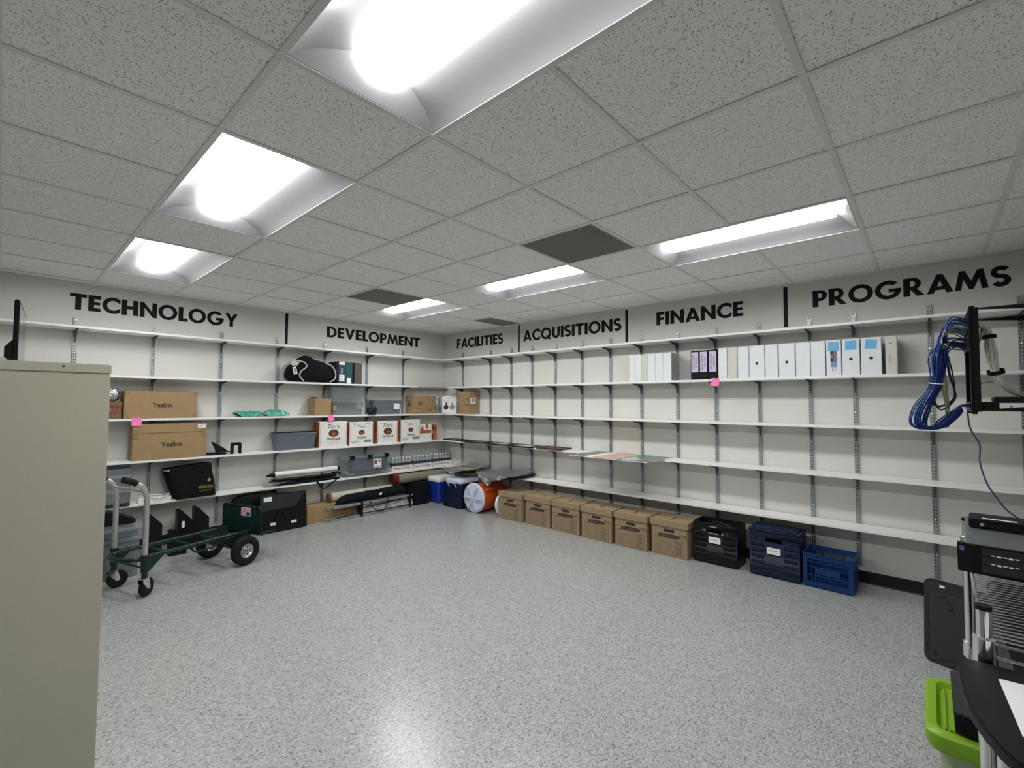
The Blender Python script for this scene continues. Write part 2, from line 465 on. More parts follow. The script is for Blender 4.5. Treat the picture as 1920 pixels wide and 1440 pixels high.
# ceiling troffers: recessed white trough (coloured darker against glare), end plates and a lit curved diffuser
def troffer(label, i, j):
    cx, cy = GX + (i + 0.5) * T, GY + (j + 1) * T
    t = thing('ceiling_light', label, 'ceiling light', (cx, cy, H), 0, 'recessed fluorescent ceiling lights')
    hx, hy, k, hz = T / 2 - 0.013, T - 0.013, 0.105, 0.075
    fr = MB().use(REFL)
    L = T - 0.105
    # side reflectors, bowed
    for s in (-1, 1):
        prof = [(s * hx, 0.002), (s * (hx - 0.004), 0.006)] + [(s * (hx - 0.02 - (hx - 0.02 - k) * a), 0.012 + (hz - 0.012) * (a ** 0.7)) for a in (0.15, 0.35, 0.6, 0.8, 1.0)]
        for a, b in zip(prof, prof[1:]):
            ea = hy - (hy - L) * (a[1] / hz); eb = hy - (hy - L) * (b[1] / hz)
            q = [(a[0], -ea, a[1]), (b[0], -eb, b[1]), (b[0], eb, b[1]), (a[0], ea, a[1])]
            fr.add(q if s > 0 else q[::-1], [(0, 1, 2, 3)])
    fr.build('reflector', t, smooth=True)
    prof_x = [(hx, 0.002), (hx - 0.004, 0.006)] + [(hx - 0.02 - (hx - 0.02 - k) * a, 0.012 + (hz - 0.012) * (a ** 0.7)) for a in (0.15, 0.35, 0.6, 0.8, 1.0)]
    for s in (-1, 1):
        ep = MB().use(REFL)
        q = [(x, s * (hy - (hy - L) * (z / hz)), z) for x, z in prof_x]
        q = q + [(-x, y, z) for x, y, z in q[::-1]]
        ep.add(q if s < 0 else q[::-1], [tuple(range(len(q)))])
        ep.build('end_plate', t)
    hb = MB().use(REFL)   # steel back of the fixture, hidden above the ceiling
    hb.box(-hx, hx, -hy, hy, hz + 0.012, hz + 0.02)
    for s in (-1, 1):
        hb.box(s * hx - 0.001, s * hx + 0.001, -hy, hy, 0.003, hz + 0.02)
        hb.box(-hx, hx, s * hy - 0.001, s * hy + 0.001, 0.003, hz + 0.02)
    hb.build('housing', t)
    ln = MB().use(LENS)
    prof = [(k * cos(radians(a)), hz - 0.052 * sin(radians(a))) for a in range(0, 181, 12)]
    ln.loft([[(x, -L, z) for x, z in prof], [(x, L, z) for x, z in prof]], cap=True, close=False)
    ln.build('diffuser', t, smooth=True)
    return t
tl = ['recessed ceiling light nearest the camera, above the filing cabinet', 'recessed ceiling light in the middle of the left row', 'recessed ceiling light in the left row close to the TECHNOLOGY wall',
      'recessed ceiling light in the right row nearest the PROGRAMS lettering', 'recessed ceiling light in the middle of the right row beside the large grey vent', 'farthest recessed ceiling light near the corner of the room']
for l, (i, j) in zip(tl, TROF): troffer(l, i, j)

def vent(label, i, j, d):
    x0, x1, y0, y1 = GX + i * T + 0.013, GX + (i + 1) * T - 0.013, GY + j * T + 0.013, GY + (j + d) * T - 0.013
    t = thing('ceiling_vent', label, 'air vent', ((x0 + x1) / 2, (y0 + y1) / 2, H), 0, 'grey return air grilles')
    hx, hy = (x1 - x0) / 2, (y1 - y0) / 2
    MB().use(VENTM).box(-hx, hx, -hy, -hy + 0.012, 0.0, 0.01).box(-hx, hx, hy - 0.012, hy, 0, 0.01).box(-hx, -hx + 0.012, -hy + 0.012, hy - 0.012, 0, 0.01).box(hx - 0.012, hx, -hy + 0.012, hy - 0.012, 0, 0.01).build('frame', t)
    g = MB().use(VENTM)
    n = int(2 * hx / 0.0127)
    for k in range(1, n):
        x = -hx + 0.012 + (2 * hx - 0.024) * k / n
        g.box(x - 0.0012, x + 0.0012, -hy + 0.012, hy - 0.012, 0.001, 0.009)
    n = int(2 * hy / 0.0127)
    for k in range(1, n):
        y = -hy + 0.012 + (2 * hy - 0.024) * k / n
        g.box(-hx + 0.012, hx - 0.012, y - 0.0012, y + 0.0012, 0.001, 0.009)
    gr = g.build('grille', t); gr['kind'] = 'stuff'
    MB().use(mat('duct_dark', (0.10, 0.10, 0.09), 0.9)).box(-hx, hx, -hy, hy, 0.03, 0.032).build('backing', t)
vent('large square grey ceiling vent in the middle of the room', 3, 0, 1)
vent('square grey ceiling vent beside the farthest ceiling light', 3, 4, 1)
vent('small half width grey ceiling vent near the corner above FACILITIES', 6, 4.45, 0.55)

# ------------------------------------------------------------------ wall lettering
S_, HB = 0.27, 0.215
def letter(ch):
    s, h = S_, HB
    if ch == 'I': return s, [[[(0, 0), (s, 0), (s, 1), (0, 1)]]]
    if ch == 'T':
        w = .76; return w, [[[((w - s) / 2, 0), ((w + s) / 2, 0), ((w + s) / 2, 1 - h), (w, 1 - h), (w, 1), (0, 1), (0, 1 - h), ((w - s) / 2, 1 - h)]]]
    if ch == 'E':
        w = .58; return w, [[[(0, 0), (w, 0), (w, h), (s, h), (s, .41), (w * .95, .41), (w * .95, .59), (s, .59), (s, 1 - h), (w, 1 - h), (w, 1), (0, 1)]]]
    if ch == 'F':
        w = .56; return w, [[[(0, 0), (s, 0), (s, .38), (w * .94, .38), (w * .94, .57), (s, .57), (s, 1 - h), (w, 1 - h), (w, 1), (0, 1)]]]
    if ch == 'L':
        w = .54; return w, [[[(0, 0), (w, 0), (w, h), (s, h), (s, 1), (0, 1)]]]
    if ch == 'H':
        w = .84; return w, [[[(0, 0), (s, 0), (s, .40), (w - s, .40), (w - s, 0), (w, 0), (w, 1), (w - s, 1), (w - s, .60), (s, .60), (s, 1), (0, 1)]]]
    if ch == 'N':
        w = .92; return w, [[[(0, 0), (s - .01, 0), (s - .01, .62), (w - .22, 0), (w, 0), (w, 1), (w - s + .01, 1), (w - s + .01, .38), (.22, 1), (0, 1)]]]
    if ch == 'M':
        return 1.14, [[[(0, 0), (.22, 0), (.30, .56), (.50, .02), (.64, .02), (.84, .56), (.92, 0), (1.14, 0), (.98, 1), (.78, 1), (.57, .46), (.36, 1), (.16, 1)]]]
    if ch == 'A':
        return .96, [[[(0, 0), (.25, 0), (.31, .17), (.65, .17), (.71, 0), (.96, 0), (.59, 1), (.37, 1)], [(.38, .36), (.48, .66), (.58, .36)]]]
    if ch == 'V':
        return .9, [[[(.35, 0), (.55, 0), (.9, 1), (.65, 1), (.45, .40), (.25, 1), (0, 1)]]]
    if ch == 'Y':
        return .86, [[[(.315, 0), (.545, 0), (.545, .44), (.86, 1), (.6, 1), (.43, .67), (.26, 1), (0, 1), (.315, .44)]]]
    if ch in 'OQ':
        p = [[arc(.53, .5, .53, .525, 0, 360, 36)[:-1], arc(.53, .5, .30, .315, 0, 360, 30)[:-1]]]
        if ch == 'Q': p.append([[(.80, -.06), (1.08, -.06), (.78, .33), (.52, .33)]])
        return 1.06, p
    if ch == 'C':
        o = arc(.53, .5, .53, .525, 50, 310, 26); i = arc(.53, .5, .30, .31, 310, 50, 24)
        x = o[0][0]; return x, [[[(x, o[0][1])] + o[1:-1] + [(x, o[-1][1]), (x, o[-1][1] + .27)] + i[1:-1] + [(x, o[0][1] - .27)]]]
    if ch == 'G':
        o = arc(.53, .5, .53, .525, 42, 358, 30); i = arc(.53, .5, .30, .31, 350, 48, 26)
        return 1.06, [[o + i], [[(.56, .36), (1.04, .36), (1.055, .55), (.56, .55)]]]
    if ch == 'D':
        return .86, [[[(0, 0)] + arc(.36, .5, .50, .5, -90, 90, 20) + [(0, 1)], [(s, h), (s, 1 - h)] + arc(.36, .5, .27, .305, 90, -90, 18)]]
    if ch in 'PR':
        p = [[[(0, 0), (s, 0), (s, .34)] + arc(.36, .67, .32, .33, -90, 90, 16) + [(0, 1)], [(s, .52), (s, .82)] + arc(.34, .67, .12, .15, 90, -90, 10)]]
        if ch == 'R': p.append([[(.52, 0), (.81, 0), (.50, .42), (.26, .37)]])
        return (.68 if ch == 'P' else .81), p
    if ch == 'U':
        w = .80; return w, [[[(0, 1)] + arc(w / 2, .40, w / 2, .42, 180, 360, 20) + [(w, 1), (w - s, 1)] + arc(w / 2, .40, w / 2 - s, .21, 0, -180, 16) + [(s, 1)]]]
    if ch == 'S':
        c = arc(.32, .715, .215, .20, 28, 262, 14) + arc(.32, .295, .215, .21, 80, -152, 14)
        L_, R_ = [], []
        for k, p in enumerate(c):
            a, b = Vector(c[max(k - 1, 0)]), Vector(c[min(k + 1, len(c) - 1)]); d = (b - a).normalized(); n = Vector((-d.y, d.x)) * .108
            L_.append(tuple(Vector(p) + n)); R_.append(tuple(Vector(p) - n))
        return .64, [[L_ + R_[::-1]]]
def lettering(word, label, loc, rotz, width, height):
    t = thing('wall_lettering', label, 'lettering', loc, rotz, 'department names on the walls')
    gap = 0.075; x = 0; parts = []
    for k, ch in enumerate(word):
        wd, pieces = letter(ch); parts.append((x, pieces)); x += wd + (gap if ch not in 'LA' else gap * .5)
    kx = width / (x - gap)
    for x0, pieces in parts:
        mb = MB().use(VINYL)
        for loops in pieces: mb.shape([[((x0 + a) * kx, b * height) for a, b in lp] for lp in loops], -0.0018, -0.0002)
        mb.build('letter', t)
LH = 0.152
lettering('TECHNOLOGY', 'black TECHNOLOGY lettering on the left wall', (-4.487, 0, 2.341), 0, 1.41, LH)
lettering('DEVELOPMENT', 'black DEVELOPMENT lettering on the left wall', (-2.012, 0, 2.348), 0, 1.51, 0.146)
lettering('FACILITIES', 'black FACILITIES lettering beside the corner', (0, -0.308, 2.352), RW, 1.015, LH)
lettering('ACQUISITIONS', 'black ACQUISITIONS lettering on the right wall', (0, -1.711, 2.347), RW, 1.532, 0.15)
lettering('FINANCE', 'black FINANCE lettering above the white binders', (0, -3.678, 2.357), RW, 0.90, 0.148)
lettering('PROGRAMS', 'black PROGRAMS lettering at the right end of the right wall', (0, -5.16, 2.36), RW, 1.222, 0.148)
def stripe(label, loc, rotz):
    o = MB().use(VINYL).box(-0.017, 0.017, -0.0018, -0.0002, 0, 0.378).build('wall_stripe', loc=loc, rot=(0, 0, rotz))
    tag(o, label, 'stripe', 'black dividing stripes between the department names')
stripe('black vertical stripe between TECHNOLOGY and DEVELOPMENT', (-2.53, 0, 2.205), 0)
stripe('black vertical stripe between FACILITIES and ACQUISITIONS', (0, -1.632, 2.205), RW)
stripe('black vertical stripe between ACQUISITIONS and FINANCE', (0, -3.311, 2.205), RW)
stripe('black vertical stripe between FINANCE and PROGRAMS', (0, -4.946, 2.205), RW)

# ------------------------------------------------------------------ shelving
ORD = ['first', 'second', 'third', 'fourth', 'fifth', 'sixth', 'seventh', 'eighth', 'ninth', 'tenth', 'eleventh', 'twelfth', 'thirteenth', 'fourteenth', 'fifteenth', 'sixteenth', 'seventeenth', 'eighteenth', 'nineteenth', 'twentieth']
PW, PD = 0.0155, 0.0155
def make_upright():
    t = thing('shelf_upright', 'x', 'shelf upright', (0, 0, 0))
    p = MB().use(ZINC)
    z0, z1 = 0.14, 2.275
    p.box(-PW, PW, -PD, -PD + 0.0025, z0, z1 - 0.022).box(-PW, -PW + 0.0025, -PD + 0.0025, -0.0006, z0, z1 - 0.022).box(PW - 0.0025, PW, -PD + 0.0025, -0.0006, z0, z1 - 0.022)
    for s in (-1, 1): p.box(s * PW - 0.009 * (s > 0), s * PW + 0.009 * (s < 0), -PD, -PD + 0.0025, z1 - 0.022, z1)   # open slots at the top
    p.use(SLOT)
    z = z0 + 0.02
    while z < z1 - 0.04:
        for s in (-1, 1): p.box(s * 0.0075 - 0.0024, s * 0.0075 + 0.0024, -PD - 0.0003, -PD, z, z + 0.013)
        z += 0.0254
    sc = p.use(SCREW)
    for z in (0.33, 0.60, 1.02, 1.42, 1.58, 1.93):
        sc.lathe([(0.0055, 0), (0.005, 0.0025), (0.002, 0.0035)], 8, Matrix.Translation((0, -PD, z)) @ Matrix.Rotation(pi / 2, 4, 'X'))
    p.build('channel', t)
    for zs in SH:
        b = MB().use(BRKT)
        zt = zs - 0.0225
        b.prism([(-PD - 0.0004, zt - 0.115), (-0.030, zt - 0.112), (-0.045, zt - 0.060), (-0.075, zt - 0.030), (-0.205, zt - 0.009), (-0.213, zt - 0.007), (-0.213, zt), (-PD - 0.0004, zt)], -0.0022, 0.0022, 'x')
        b.box(-0.009, 0.009, -0.205, -0.05, zt - 0.0022, zt)
        b.build('bracket', t)
    return t
RP = [-.47, -1.086, -1.502, -1.888, -2.282, -2.701, -3.103, -3.5, -3.916, -4.315, -4.716, -5.132, -5.455, -5.936, -6.42]
LP = [-.814, -1.422, -2.04, -2.63, -3.238, -3.853, -4.44, -5.05]
up0 = make_upright()
for k, y in enumerate(RP):
    lab = 'galvanized slotted shelf upright, %s from the corner along the right wall' % ORD[k]
    if k == 0:
        up0.location = (0, y, 0); up0.rotation_euler = (0, 0, RW); up0['label'] = lab; up0['group'] = 'shelf uprights on the right wall'
    else: dup(up0, (0, y, 0), RW, lab, 'shelf uprights on the right wall')
for k, x in enumerate(LP[:-1]):
    dup(up0, (x, 0, 0), 0, 'galvanized slotted shelf upright, %s from the corner along the left wall' % ORD[k], 'shelf uprights on the left wall')
TIER = ['top', 'second', 'third', 'fourth', 'lowest']
BT = 0.022
def board(x0, x1, y0, y1, zt, label):
    o = MB().use(MELA).box(x0, x1, y0, y1, zt - BT, zt).build('shelf_board', bevel=0.0015, seg=1)
    tag(o, label, 'shelf', 'white shelf boards')
for k, z in enumerate(SH):
    rx = (-SD, -PD - 0.002)
    y_st = -0.35 if k == 1 else -SD - 0.0015
    for n, (a, b) in enumerate(((y_st, -2.121), (-2.124, -4.322), (-4.325, -6.56))):
        board(rx[0], rx[1], b, a, z, 'white %s tier shelf board, right wall, %s' % (TIER[k], ('next to the corner', 'in the middle of the run', 'at the right hand end')[n]))
    lx = [(-5.05, -2.655), (-2.652, -0.70 if k == 1 else -0.003)]
    for n, (a, b) in enumerate(lx):
        board(a, b, -SD, -PD - 0.002, z, 'white %s tier shelf board, left wall, %s' % (TIER[k], ('at the left hand end', 'next to the corner')[n]))
board(-0.697, -0.003, -0.125, -PD - 0.002, SH[1] + 0.001, 'narrow greyish corner board with painted shade, filling the gap in the second tier')
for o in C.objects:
    if o.get('label', '').startswith('narrow greyish'): o.data.materials[0] = mat('board_painted_shade', (0.34, 0.33, 0.30), 0.8)  # shade of the corner is put into this board's grey colour


# ------------------------------------------------------------------ boxes and bins on the left wall
def cbox(name, label, cat, loc, rotz, w, d, h, ma, group=None, lidgap=True, tape=True, bev=0.004):
    """closed cardboard carton: body with flap seams on top"""
    t = thing(name, label, cat, loc, rotz, group)
    MB().use(ma).box(-w / 2, w / 2, 0, d, 0, h).build('body', t, bevel=bev)
    if tape:
        MB().use(TAPE).box(-w / 2 - 0.0008, w / 2 + 0.0008, d / 2 - 0.025, d / 2 + 0.025, h - 0.0002, h + 0.0008).box(-w / 2 - 0.0009, -w / 2 - 0.0001, d / 2 - 0.025, d / 2 + 0.025, h - 0.06, h).box(w / 2 + 0.0001, w / 2 + 0.0009, d / 2 - 0.025, d / 2 + 0.025, h - 0.06, h).build('packing_tape', t)
    return t
YF = -0.225
def plate(parent, name, ma, x0, x1, z0, z1, y=-0.0008, th=0.0006, rz=0.0, r=0.0):
    cx, cz = (x0 + x1) / 2, (z0 + z1) / 2
    if r: mb = MB().use(ma).prism(rrect(x0 - cx, x1 - cx, z0 - cz, z1 - cz, r), -th, 0, 'y')
    else: mb = MB().use(ma).box(x0 - cx, x1 - cx, -th, 0, z0 - cz, z1 - cz)
    return mb.build(name, parent, loc=(cx, y, cz), rot=(0, rz, 0))

# two long conference phone cartons
t = cbox('carton', 'x', 'cardboard box', (-3.80, YF, SH[2]), 0, 0.595, 0.19, 0.268, CARD)
t['label'] = 'long brown carton on the third shelf, the upper of two printed alike'
words('lettering', 'Yealink', INK, t, 0.005, 0.13, 0.062, width=0.165, bold=0.0012)
for sx in (-1, 1):
    for zz in (0.0, 0.225): plate(t, 'packing_tape', TAPE, sx * 0.297 - 0.035 * (sx > 0), sx * 0.297 + 0.035 * (sx < 0), zz + 0.003, zz + 0.042)
t = cbox('carton', 'long brown carton with a white sticker on the fourth shelf, the lower of two', 'cardboard box', (-3.72, YF - 0.008, SH[3]), 0, 0.615, 0.145, 0.354, CARD)
words('lettering', 'Yealink', INK, t, 0.01, 0.145, 0.068, width=0.18, bold=0.0012)
MB().use(CARDD).box(-0.307, 0.307, -0.0015, 0.0, 0.262, 0.2645).build('flap_seam', t)
MB().use(CARD).box(-0.307, 0.307, -0.004, -0.0002, 0.2645, 0.352).build('flap', t, bevel=0.001)
for sx in (-1, 1): plate(t, 'packing_tape', TAPE, sx * 0.305 - 0.04 * (sx > 0), sx * 0.305 + 0.04 * (sx < 0), 0.215, 0.30, y=-0.0045)
st = plate(t, 'sticker', PAPER, 0.225, 0.295, 0.30, 0.34, y=-0.0045, rz=-0.12)
for k in range(3): MB().use(INKG).box(-0.025, 0.02 - 0.01 * k, -0.0012, -0.0007, 0.008 - k * 0.009, 0.011 - k * 0.009).build('print', st)

# brown carton with red label at the filing cabinet edge, silver bag on it
t = cbox('carton', 'small brown carton with a dark red label behind the filing cabinet edge', 'cardboard box', (-4.185, YF, SH[2]), 0, 0.15, 0.18, 0.165, CARDD)
plate(t, 'label', RED, -0.05, 0.072, 0.055, 0.13)
for k in range(3): words('lettering', ('----- ---', '--- -- --', '----- ---')[k], mat('pale_pink_print', (0.75, 0.55, 0.5), 0.7), t, 0.015, 0.108 - k * 0.017, 0.03, y=-0.0018, width=0.09)
def crumple(name, ma, parent, w, d, h, seed, n=26, amp=0.25, zmin=0.0, loc=None):
    def fn(u, v):
        th, ph = u * 2 * pi, (v - 0.5) * pi
        p = Vector((cos(ph) * cos(th), cos(ph) * sin(th), sin(ph)))
        p = Vector([math.copysign(abs(c) ** 0.7, c) for c in p])
        k = 1 + amp * (noise.noise(p * 2.2 + Vector((seed, 0, 0))) + 0.6 * noise.noise(p * 5.5 + Vector((0, seed, 0))))
        q = Vector((p.x * w / 2, p.y * d / 2, (p.z * h / 2))) * k + Vector((0, d / 2, h / 2))
        q.z = max(zmin + 0.0005, q.z)
        return q
    return MB().use(ma).grid(n, n // 2 * 1, fn).build(name, parent, loc=loc, smooth=True)
o = crumple('film_bag', SILV, None, 0.12, 0.10, 0.13, 3.1, n=40, amp=0.2)
o.location = (-4.185, YF + 0.02, SH[2] + 0.1665); tag(o, 'crumpled silver antistatic bag on the small brown carton', 'bag')

# mint green bubble mailers
for k, (x, wd, hh, sd) in enumerate(((-2.985, 0.275, 0.072, 1.0), (-2.69, 0.295, 0.085, 5.0))):
    t = thing('bubble_mailer', ('mint green padded pouch with pale dots, left of the pair', 'mint green padded pouch with pale dots, right of the pair')[k], 'pouch', (x, YF + 0.03, SH[2]), 0, 'mint green pouches')
    def fn(u, v, wd=wd, hh=hh, sd=sd):
        a, b = u * 2 - 1, v * 2 - 1
        e = (1 - abs(a) ** 3.0) * (1 - abs(b) ** 4)
        lift = 0.055 * max(0, abs(a) - 0.55)
        return Vector((a * wd / 2, (b + 1) * 0.08, 0.004 + hh * 0.95 * e ** 0.6 * (0.85 + 0.2 * noise.noise(Vector((a * 4, b * 4, sd)))) + lift * (1 + 0.5 * sin(sd))))
    def fn0(u, v, wd=wd): 
        a, b = u * 2 - 1, v * 2 - 1
        return Vector((-a * wd / 2 , (b + 1) * 0.08, 0.001 + 0.055 * max(0, abs(a) - 0.55)))
    MB().use(MINT).grid(24, 10, fn).grid(24, 2, fn0).build('pouch_body', t, smooth=True)
    dts = MB().use(mat('pale_mint', (0.45, 0.75, 0.65), 0.4))
    rr = random.Random(k)
    for q in range(9):
        u, v = rr.uniform(.12, .88), rr.uniform(.08, .5)
        p = fn(u, v); n = (fn(u + .02, v) - p).cross(fn(u, v + .02) - p).normalized()
        mt = n.to_track_quat('Z', 'Y').to_matrix().to_4x4(); mt.translation = p + n * 0.0006
        dts.lathe([(0.009, 0), (0.008, 0.001)], 8, mt)
    d_ = dts.build('dots', t); d_['kind'] = 'stuff'

# small open carton left of the clear bins
t = thing('carton', 'small plain brown carton with open flaps left of the clear bins', 'cardboard box', (-2.145, YF, SH[2]), 0)
MB().use(CARD).box(-0.105, 0.105, 0, 0.20, 0, 0.212).build('body', t, bevel=0.003)
for sx, rr in ((-1, 0.35),):
    MB().use(CARD).box(-0.06, 0.0, 0.005, 0.195, -0.0015, 0.0015).build('flap', t, loc=(-0.045, 0, 0.217), rot=(0, 0.28, 0))

def bin_(name, label, loc, rotz, w, d, h, wallm, fill=None, fillh=0.7, lid=None, taper=0.03, group=None, latch=0, open_top=False):
    """tapered see-through storage bin with a rim"""
    t = thing(name, label, 'storage bin', loc, rotz, group)
    def ring(k, z, g=0.0):
        ww, dd = w - 2 * taper * (1 - k) - 2 * g, d - 2 * taper * (1 - k) - 2 * g
        return [(a, b + d / 2, z) for a, b in rrect(-ww / 2, ww / 2, -dd / 2, dd / 2, min(0.03, ww / 5))]
    hb = h - (0.022 if lid else 0)
    mb = MB().use(wallm)
    mb.loft([ring(0, 0), ring(1, hb - 0.012)], cap=False)
    mb.add(ring(0, 0.0005), [tuple(range(24))[::-1]])
    mb.build('body', t, smooth=True)
    mb = MB().use(wallm)
    mb.loft([ring(1, hb - 0.012), ring(1, hb - 0.012, -0.008), ring(1, hb, -0.008), ring(1, hb), ring(1, hb - 0.012)], cap=False)
    mb.build('rim', t, smooth=True)
    if fill:
        mb = MB().use(fill)
        g = 0.006
        mb.loft([ring(0, 0.004, g), ring(fillh, h * fillh, g)], cap=True)
        mb.build('contents', t, smooth=False)
    if lid:
        mb = MB().use(lid)
        mb.loft([ring(1, hb + 0.0005, -0.012), ring(1, hb + 0.012, -0.012), ring(1, hb + 0.014, 0.012), ring(1, h, 0.014)], cap=True)
        mb.build('lid', t, smooth=True)
    for k in range(latch):
        x = -w * 0.36 + k * w * 0.72 / max(1, latch - 1)
        MB().use(BLK).box(x - 0.032, x + 0.032, -0.022, -0.0125, h - 0.045, h + 0.006).box(x - 0.032, x + 0.032, -0.0125, 0.03, h + 0.001, h + 0.006).build('latch', t, bevel=0.003)
    return t
GREYST = mat('grey_items', (0.22, 0.23, 0.25), 0.7, var=0.3, vscale=18)
t = bin_('storage_bin', 'lower clear bin with grey contents in the stack on the third shelf', (-1.79, -0.203, SH[2]), 0, 0.455, 0.175, 0.185, CLEARG, GREYST, 0.45, CLEARG, 0.015, 'clear bins on the third shelf')
plate(t, 'label', CARD, -0.215, -0.165, 0.06, 0.125, y=-0.001)
bin_('storage_bin', 'upper empty clear bin in the stack on the third shelf', (-1.80, -0.201, SH[2] + 0.187), 0, 0.45, 0.17, 0.178, CLEARG, None, 0.5, CLEARG, 0.015, 'clear bins on the third shelf')
o = crumple('plastic_bag', mat('black_film', (0.01, 0.01, 0.011), 0.25, bump=0.8, bscale=40), None, 0.15, 0.06, 0.11, 8.2, n=30, amp=0.22)
o.location = (-1.475, YF - 0.052, SH[2]); tag(o, 'crumpled black plastic bag in front of the clear bins', 'bag')
t = bin_('storage_bin', 'clear bin of navy fabric with a white tag on the third shelf', (-1.175, -0.203, SH[2]), 0, 0.48, 0.175, 0.212, CLEAR, NAVY, 0.93, None, 0.025)
plate(t, 'tag', PAPER, 0.085, 0.18, 0.07, 0.155, y=0.004)
words('lettering', 'sizes', INKG, t, 0.13, 0.12, 0.028, y=0.003)

# brown carton with printed arrow, silver bag, device box, two-faced carton (corner of the third tier)
t = cbox('carton', 'brown carton printed with an arrowhead and a tablet outline near the corner', 'cardboard box', (-0.555, YF, SH[2]), 0, 0.43, 0.20, 0.272, CARD, tape=False)
words('lettering', 'FULL', INKB, t, -0.085, 0.18, 0.026, bold=0.0008)
words('lettering', 'SOLUTION', INKB, t, -0.085, 0.158, 0.026, bold=0.0008, width=0.10)
words('lettering', 'INSIDE', INKB, t, -0.085, 0.136, 0.02, bold=0.0006)
words('lettering', 'APOLLO', INKL, t, -0.06, 0.078, 0.018)
MB().use(INKB).shape([[(-0.135, 0.068), (-0.125, 0.076), (-0.115, 0.068), (-0.125, 0.098)]], -0.001, -0.0002).build('arrow_mark', t)
ol = [(0.035, 0.06), (0.12, 0.045), (0.15, 0.205), (0.065, 0.22)]
oi = [(0.041, 0.066), (0.117, 0.052), (0.144, 0.200), (0.07, 0.213)]
MB().use(INKL).shape([ol, oi[::-1]], -0.001, -0.0002).build('tablet_outline', t)
for k in range(3): words('lettering', 'oo', INKB, t, 0.185, 0.115 - k * 0.024, 0.022, bold=0.001)
MB().use(INKB).prism([(0.06, 0.10), (0.098, 0.135), (0.14, 0.10), (0.098, 0.215)], -0.2161, -0.2152, 'x').build('arrowhead', t)
o = crumple('film_bag', SILV, None, 0.10, 0.10, 0.27, 11.4, n=40, amp=0.12)
o.location = (-0.27, -0.20, SH[2]); tag(o, 'tall crumpled silver bag standing between cartons in the corner', 'bag')
t = cbox('device_box', 'white box with pictures of two dark headsets in the shelf corner', 'box', (-0.20, -0.375, SH[2]), radians(-48), 0.225, 0.07, 0.245, WHT, tape=False, bev=0.002)
for x, ma, sc in ((-0.05, INK, 1.0), (0.045, INKG, 1.0)):
    MB().use(ma).shape([[(x - .042, .10), (x - .03, .07), (x - .005, .058), (x + .02, .07), (x + .035, .10), (x + .028, .128), (x + .012, .132), (x + .01, .175), (x - .008, .182), (x - .012, .135), (x - .03, .125)]], -0.001, -0.0002).build('picture', t)
words('lettering', 'Phone Stand', INKG, t, -0.055, 0.205, 0.016)
words('lettering', 'Yes', INK, t, 0.085, 0.212, 0.018)
MB().use(SILV).grid(14, 3, lambda u, v: Vector((-0.11 + u * 0.22, 0.03, 0.246 + v * 0.03 + 0.012 * noise.noise(Vector((u * 9, v, 1)))))).build('torn_film', t, smooth=True)
t = cbox('carton', 'brown carton with a white shipping label and ruled print beside the corner', 'cardboard box', (-0.225, -0.735, SH[2]), RW, 0.24, 0.20, 0.335, CARD, tape=False)
MB().use(INKL).shape([[(-0.10, 0.045), (0.105, 0.045), (0.105, 0.285), (-0.10, 0.285)], [(-0.098, 0.047), (-0.098, 0.283), (0.103, 0.283), (0.103, 0.047)]], -0.001, -0.0002).box(-0.10, 0.105, -0.001, -0.0002, 0.135, 0.137).box(0.02, 0.09, -0.001, -0.0002, 0.142, 0.152).build('print', t)
words('lettering', 'A', INK, t, 0.075, 0.225, 0.04, bold=0.002)
sd = MB().use(INKL)
def sideplate(x0, x1, y0, y1, z0, z1): sd.box(x0, x1, y0, y1, z0, z1)
for a in ((0.012, 0.19, 0.045, 0.047), (0.012, 0.19, 0.283, 0.285), (0.012, 0.014, 0.045, 0.285), (0.188, 0.19, 0.045, 0.285), (0.012, 0.19, 0.135, 0.137)): sideplate(0.1202, 0.121, *a)
sd.build('print', t)
sl = MB().use(PAPER).box(0.1211, 0.122, 0.02, 0.125, 0.16, 0.245); sl.build('shipping_label', t)
MB().use(INKG).box(0.1221, 0.1226, 0.04, 0.075, 0.175, 0.23).box(0.1221, 0.1226, 0.085, 0.105, 0.19, 0.235).build('print', t)

